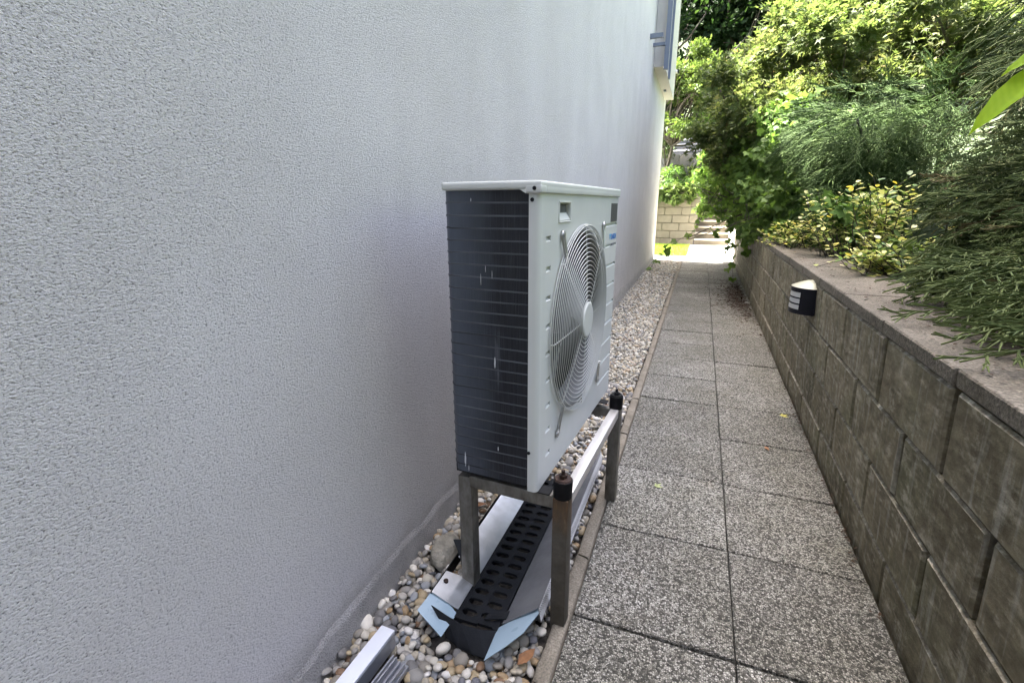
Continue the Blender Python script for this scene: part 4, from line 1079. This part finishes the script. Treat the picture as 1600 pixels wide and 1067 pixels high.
# --- conifers made of fine sprays
def spray_template(seed, nside=11, droop=.2, fork=.42, r=.0125, sub=True):
    rs_ = np.random.default_rng(seed); mb = MB(); ph = rs_.uniform(0, 6)
    def ax(t): return np.array([t, .07 * math.sin(4 * t + ph), -droop * t * t + .03 * math.sin(5 * t + ph)])
    mb.tube([ax(t) for t in np.linspace(0, 1, 7)], list(np.linspace(r * 1.1, r * .7, 7)), 3, caps=False)
    for i in range(nside):
        t = .10 + .86 * (i + rs_.uniform(-.3, .3)) / nside; s_ = 1 if i % 2 else -1; L = fork * (1 - .62 * t) * rs_.uniform(.55, 1.25)
        an = R(rs_.uniform(30, 52))
        p = ax(t); d = np.array([math.cos(an), s_ * math.sin(an), rs_.uniform(-.35, .25)])
        q = [p, p + d * L * .5, p + d * L + np.array([.16 * L, -s_ * .06 * L, -.08 * L])]
        mb.tube(q, [r * .9, r * .95, r * .5], 3, caps=False)
        if sub and L > .11:
            for u, sg in ((.3, 1), (.55, -1), (.8, 1)):
                b = p + d * L * u; d2 = d * .75 + np.array([.25, sg * .5, rs_.uniform(-.25, .15)]); mb.tube([b, b + d2 * L * .36], [r * .85, r * .45], 3, caps=False)
    return mb.v, mb.f
SPR = [spray_template(s) for s in range(5)]
SPR_F = [spray_template(s + 20, 9, .28, .45, .011, False) for s in range(4)]
def conifer(name, label, base, pos, dirs, size, mat, tmpls, trunk_to, tr=.03, rndf=None):
    base = np.array(base, float); root = empty(name, tuple(base), 0, label, 'conifer')
    gi = rng.integers(len(tmpls), size=len(pos))
    for i, tm in enumerate(tmpls):
        m = gi == i; k = m.sum()
        nr = rand_dirs(k) * .5 + [0, 0, 1.0]
        o = instanced('foliage', *tm, pos[m] - base, dirs[m], nr, np.asarray(size)[m], mat, root, rng.random(k), smooth=True)
    paths = []
    for e in trunk_to: paths.append(([p - base for p in curve(base, e, .1)], tr, tr * .3))
    link('trunk', tubes(paths).mesh('trunk'), 'bark', root, 60)
    return root
# dark conifer mass in the shade behind the variegated shrubs
n = 3600
cc, cr_ = clumps(24, (1.40, 4.3, 1.65), (.75, 1.05, .62), .34, .95)
ii = rng.integers(24, size=n); dd = rand_dirs(n); pos = cc[ii] + dd * cr_[ii] * (rng.random(n) ** .45)[:, None]
dirs = dd * .8 + np.array([-.55, -.25, -.35]) + rand_dirs(n) * .4
conifer('juniper', 'dark shaded juniper behind the yellow variegated shrubs', (1.5, 4.6, .85), pos, dirs, rng.uniform(.16, .30, n), 'needle_dark', SPR_F, cc[:14], .03)
# weeping conifer upper right
n = 1900
cc, cr_ = clumps(20, (2.35, 3.0, 2.15), (.95, .8, .75), .40, 1.2)
ii = rng.integers(20, size=n); dd = rand_dirs(n); pos = cc[ii] + dd * cr_[ii] * (rng.random(n) ** .45)[:, None]
dirs = dd * .5 + np.array([-.5, -.3, -.65]) + rand_dirs(n) * .3
conifer('weeping_conifer', 'tall weeping conifer with thread like shoots at the top right', (2.3, 3.5, 1.2), pos, dirs, rng.uniform(.25, .45, n), 'needle_near', SPR_F, cc[:12], .05)
# near spreading conifer that reaches over the wall
n = 3400
t = rng.random(n); u_ = rng.random(n)
root_ = np.array([1.75, 1.35, 1.25])
pos = np.stack([.90 + 1.0 * t + rng.normal(0, .05, n), .45 + 1.25 * u_ + rng.normal(0, .08, n), 0 * t], 1)
topz = 1.05 + .55 * np.sqrt(np.clip((pos[:, 0] - .80) / 1.0, 0, 1)) + .12 * np.sin(pos[:, 1] * 5) + .18 * (pos[:, 1] - 1.0)
pos[:, 2] = 1.0 + (topz - .98) * rng.random(n) ** .55
dirs = np.array([-.85, -.22, -.34]) + rand_dirs(n) * .6; dirs[:, 2] += .35 * (pos[:, 2] - 1.15)
tips = []
for _ in range(10): tips.append((rng.uniform(1.15, 1.5), rng.uniform(.7, 1.7), rng.uniform(.98, 1.2)))
near_con = conifer('spreading_conifer', 'spreading green conifer with long sprays drooping over the wall at right', (1.7, 1.3, .95), pos, dirs, rng.uniform(.10, .24, n), 'needle_near', SPR, tips, .012)
# lowest drooping sprays over the wall edge
n = 170
pos = np.stack([rng.uniform(.76, 1.1, n), rng.uniform(.05, 1.3, n), rng.uniform(.97, 1.12, n)], 1)
dirs = np.array([-.95, -.35, -.12]) + rand_dirs(n) * .28
for i in range(n):
    instanced('drooping_spray', *SPR[i % 5], pos[i:i + 1] - np.array([1.7, 1.3, .95]), dirs[i:i + 1], rand_dirs(1) * .4 + [0, 0, 1], np.array([rng.uniform(.20, .32)]), 'needle_near', near_con, np.array([rng.uniform(.35, .9)]), smooth=True)
n = 5
pos = np.array([(.76, .40, 1.0), (.80, .52, 1.01), (.74, .66, 1.0), (.72, .30, 1.0), (.86, .44, 1.0)])
dirs = np.array([(-1, -.15, -.02), (-1, -.35, -.04), (-1, -.1, -.02), (-.9, -.5, -.03), (-.9, -.4, -.06)])
for i in range(n):
    instanced('drooping_spray', *SPR[i], pos[i:i + 1] - np.array([1.7, 1.3, .95]), dirs[i:i + 1], np.array([[.1, -.3, 1.0]]), np.array([.33]), 'needle_near', near_con, np.array([.8]), smooth=True)

# --- variegated shrubs on top of the wall
def variegated(label, stems, size, nl):
    base = np.array(stems[0][0]); root = empty('variegated_shrub', tuple(base), 0, label, 'shrub')
    paths, P, A, N = [], [], [], []
    for a, b in stems:
        pts = curve(a, b, .10, 9); paths.append(([p - base for p in pts], .004, .0015))
        for k in range(nl):
            f_ = .18 + .82 * (k + rng.random()) / nl; q = f_ * 8; i = min(int(q), 7); p = pts[i] + (pts[i + 1] - pts[i]) * (q - i)
            th = k * 1.57 + rng.normal(0, .5); d = np.array([math.cos(th), math.sin(th), .35 + rng.normal(0, .25)])
            P.append(p + d * .012); A.append(d); N.append(np.array([0, 0, 1.0]) + rand_dirs(1)[0] * .45)
    link('stem', tubes(paths).mesh('stem'), 'bark', root, 60)
    m = len(P); instanced('foliage', *ROUND, np.array(P) - base, np.array(A), np.array(N), size * rng.uniform(.7, 1.2, m), 'leaf_variegated', root)
    return root
def stemset(c, r, z0, hs, n, lean=(-.1, -.05)):
    out = []
    for _ in range(n):
        a = np.array([c[0] + rng.normal(0, r[0] * .4), c[1] + rng.normal(0, r[1] * .4), z0]); h = rng.uniform(*hs)
        out.append((a, a + [rng.normal(lean[0], r[0]), rng.normal(lean[1], r[1]), h]))
    return out
variegated('tall upright yellow variegated shrub in front of the dark juniper', stemset((.90, 2.55, 0), (.10, .14), .90, (.30, .58), 30), .042, 26)
variegated('low yellow variegated shrub spilling onto the wall top beside the conifer', stemset((.84, 2.15, 0), (.12, .16), .90, (.06, .26), 34), .040, 18)
variegated('slender variegated shrub with pale shoots leaning left above the wall lamp', stemset((.78, 3.15, 0), (.10, .12), .90, (.18, .50), 22, (-.12, .1)), .040, 22)
variegated('small variegated creeping shrub at the far edge of the visible wall top', stemset((.62, 4.1, 0), (.11, .26), .90, (.05, .24), 30, (-.06, 0)), .042, 16)
variegated('sprig of yellow leaves poking out of the spreading conifer', stemset((.98, 1.95, 0), (.05, .06), .95, (.35, .46), 3), .05, 9)
# broad leaved ground plants between them
cs = [(.85 + rng.normal(0, .12), y + rng.normal(0, .08), 1.0 + rng.random() * .28) for y in np.arange(2.9, 4.6, .22)]
leafy('ground_vine', 'broad dark green vine leaves low behind the wall top', 'vine', (.95, 3.7, .85), cs, [[.15, .15, .11]] * len(cs), 420, IVY, .085, 'leaf_mid', (.01, .003), hang=.3)
cs = [(.92 + rng.normal(0, .1), y + rng.normal(0, .08), .95 + rng.random() * .15) for y in np.arange(1.5, 2.8, .25)]
leafy('ground_vine', 'light green soft leaves at the foot of the variegated shrubs', 'vine', (.98, 2.1, .85), cs, [[.13, .13, .08]] * len(cs), 260, OVAL, .06, 'leaf_bright', (.008, .003), hang=.2)

# --- broadleaf shrub whose fresh leaves enter the picture at the right edge
fs = empty('broadleaf_shrub', (.80, .42, .88), 0, 'shrub with large fresh yellow green leaves at the right edge', 'shrub')
fb = np.array([.80, .42, .88])
def bigleaf(base_, tip, width, nrm, curl=.12):
    a, b = np.array(base_, float) - fb, np.array(tip, float) - fb; L = np.linalg.norm(b - a); ax = (b - a) / L
    n_ = np.array(nrm, float); n_ -= ax * (n_ @ ax); n_ /= np.linalg.norm(n_); sdv = np.cross(n_, ax)
    v, f = [], []; m = 12
    for i in range(m + 1):
        t = i / m; w = width * (math.sin(math.pi * t ** .8) ** .85) * (1 - .12 * t)
        c_ = a + ax * L * t - n_ * curl * L * t * t
        edge = .0015 * math.sin(i * 2.1)
        for j, s_ in enumerate((-1, -.5, 0, .5, 1)):
            v.append(tuple(c_ + sdv * (w * s_ + edge * s_) + n_ * (abs(s_) * w * .28 - (.002 if s_ == 0 else 0))))
    for i in range(m):
        for j in range(4): f.append((i * 5 + j, i * 5 + j + 1, (i + 1) * 5 + j + 1, (i + 1) * 5 + j))
    return link('leaf', MB().add(v, f).mesh('leaf'), 'fresh_leaf', fs, 60)
bigleaf((.505, .305, 1.625), (.330, .214, 1.480), .036, (-.45, -.55, .75))
bigleaf((.52, .315, 1.66), (.392, .280, 1.604), .026, (-.3, -.4, .9))
bigleaf((.56, .33, 1.66), (.62, .20, 1.62), .034, (-.2, -.4, .9)); bigleaf((.57, .36, 1.67), (.55, .52, 1.72), .034, (-.2, -.4, .9))
bigleaf((.66, .38, 1.50), (.60, .22, 1.45), .034, (-.2, -.6, .9)); bigleaf((.70, .40, 1.38), (.83, .28, 1.36), .034, (.2, -.4, .9))
tubes([([np.array(p) - fb for p in ((.80, .42, .86), (.77, .42, 1.2), (.68, .39, 1.5), (.56, .33, 1.665), (.505, .305, 1.627))], .007, .002)]).build('stem', 'bark', fs, 60)

# ================================================================== FALLEN LEAVES AND LITTER
def fallen(name, label, loc, size, mat, rz, tm=MAPLE):
    v = [(x * size, y * size, .003 + abs(z) * size * .6 + .006 * math.sin(4 * x + 3 * y) ** 2) for x, y, z in tm[0]]
    o = link(name, MB().sheet(v, (0, 0, 1), .0008).mesh(name) if tm is None else MB().add(v, tm[1]).mesh(name), mat); o.location = loc; o.rotation_euler = (0, 0, rz)
    return tag(o, label, 'leaf')
fallen('fallen_leaf', 'small yellow fallen leaf on the slabs near the right wall', (.375, 1.95, .003), .052, 'yellow_leaf', .6)
fallen('fallen_leaf', 'orange brown fallen leaf on the right slab column', (.245, 1.43, .003), .042, 'dry_leaf', 2.0, OVAL)
fallen('fallen_leaf', 'pale green fallen leaf scrap on the left slab column', (-.30, .85, .003), .040, 'pale_leaf', 1.0)
fallen('fallen_leaf', 'reddish dead leaf on pebbles beside the blue film plate', (-.60, -.255, .01), .075, 'dry_leaf', 1.1, OVAL)
fallen('fallen_leaf', 'brown dead leaf on pebbles between house wall and stand', (-1.06, .40, .01), .07, 'dry_leaf', .4, OVAL)
fallen('fallen_leaf', 'white paper like scrap on the slabs under the wall', (.43, 5.85, .003), .09, 'paper_white', 0.2, OVAL)
n = 1500
pos = np.stack([.47 - np.abs(rng.normal(0, .17, n)), rng.normal(6.3, .75, n), np.full(n, .004)], 1)
m = (pos[:, 0] > -.3) & (pos[:, 0] < .5); pos = pos[m]; n = len(pos)
instanced('leaf_litter', *OVAL, pos, rand_dirs(n) * [1, 1, .15], rand_dirs(n) * .25 + [0, 0, 1], rng.uniform(.02, .05, n), 'litter_brown')
tag(bpy.data.objects['leaf_litter'], 'dark dry leaf litter on the far slabs beside the wall', 'leaf litter', kind='stuff')
n = 420
yv = rng.uniform(.3, 10, n); pos = np.stack([.455 + .009 * yv - np.abs(rng.normal(0, .012, n)), yv, np.full(n, .003)], 1)
instanced('wall_foot_debris', *OVAL, pos, rand_dirs(n) * [1, 1, .2], rand_dirs(n) * .3 + [0, 0, 1], rng.uniform(.008, .022, n), 'litter_brown')
tag(bpy.data.objects['wall_foot_debris'], 'thin line of dark debris along the foot of the retaining wall', 'debris', kind='stuff')

n = 420
yv = rng.uniform(.1, 4.6, n); pos = np.stack([.43 + .009 * yv + np.abs(rng.normal(0, .16, n)) + .02, yv, np.full(n, .909)], 1)
pos = pos[(pos[:, 0] < .775)]; n = len(pos)
instanced('cap_debris', *OVAL, pos, rand_dirs(n) * [1, 1, .1], rand_dirs(n) * .25 + [0, 0, 1], rng.uniform(.006, .022, n), 'litter_brown')
tag(bpy.data.objects['cap_debris'], 'scattered dry needles and leaf bits on the wall cap', 'debris', kind='stuff')
bpy.context.view_layer.update()
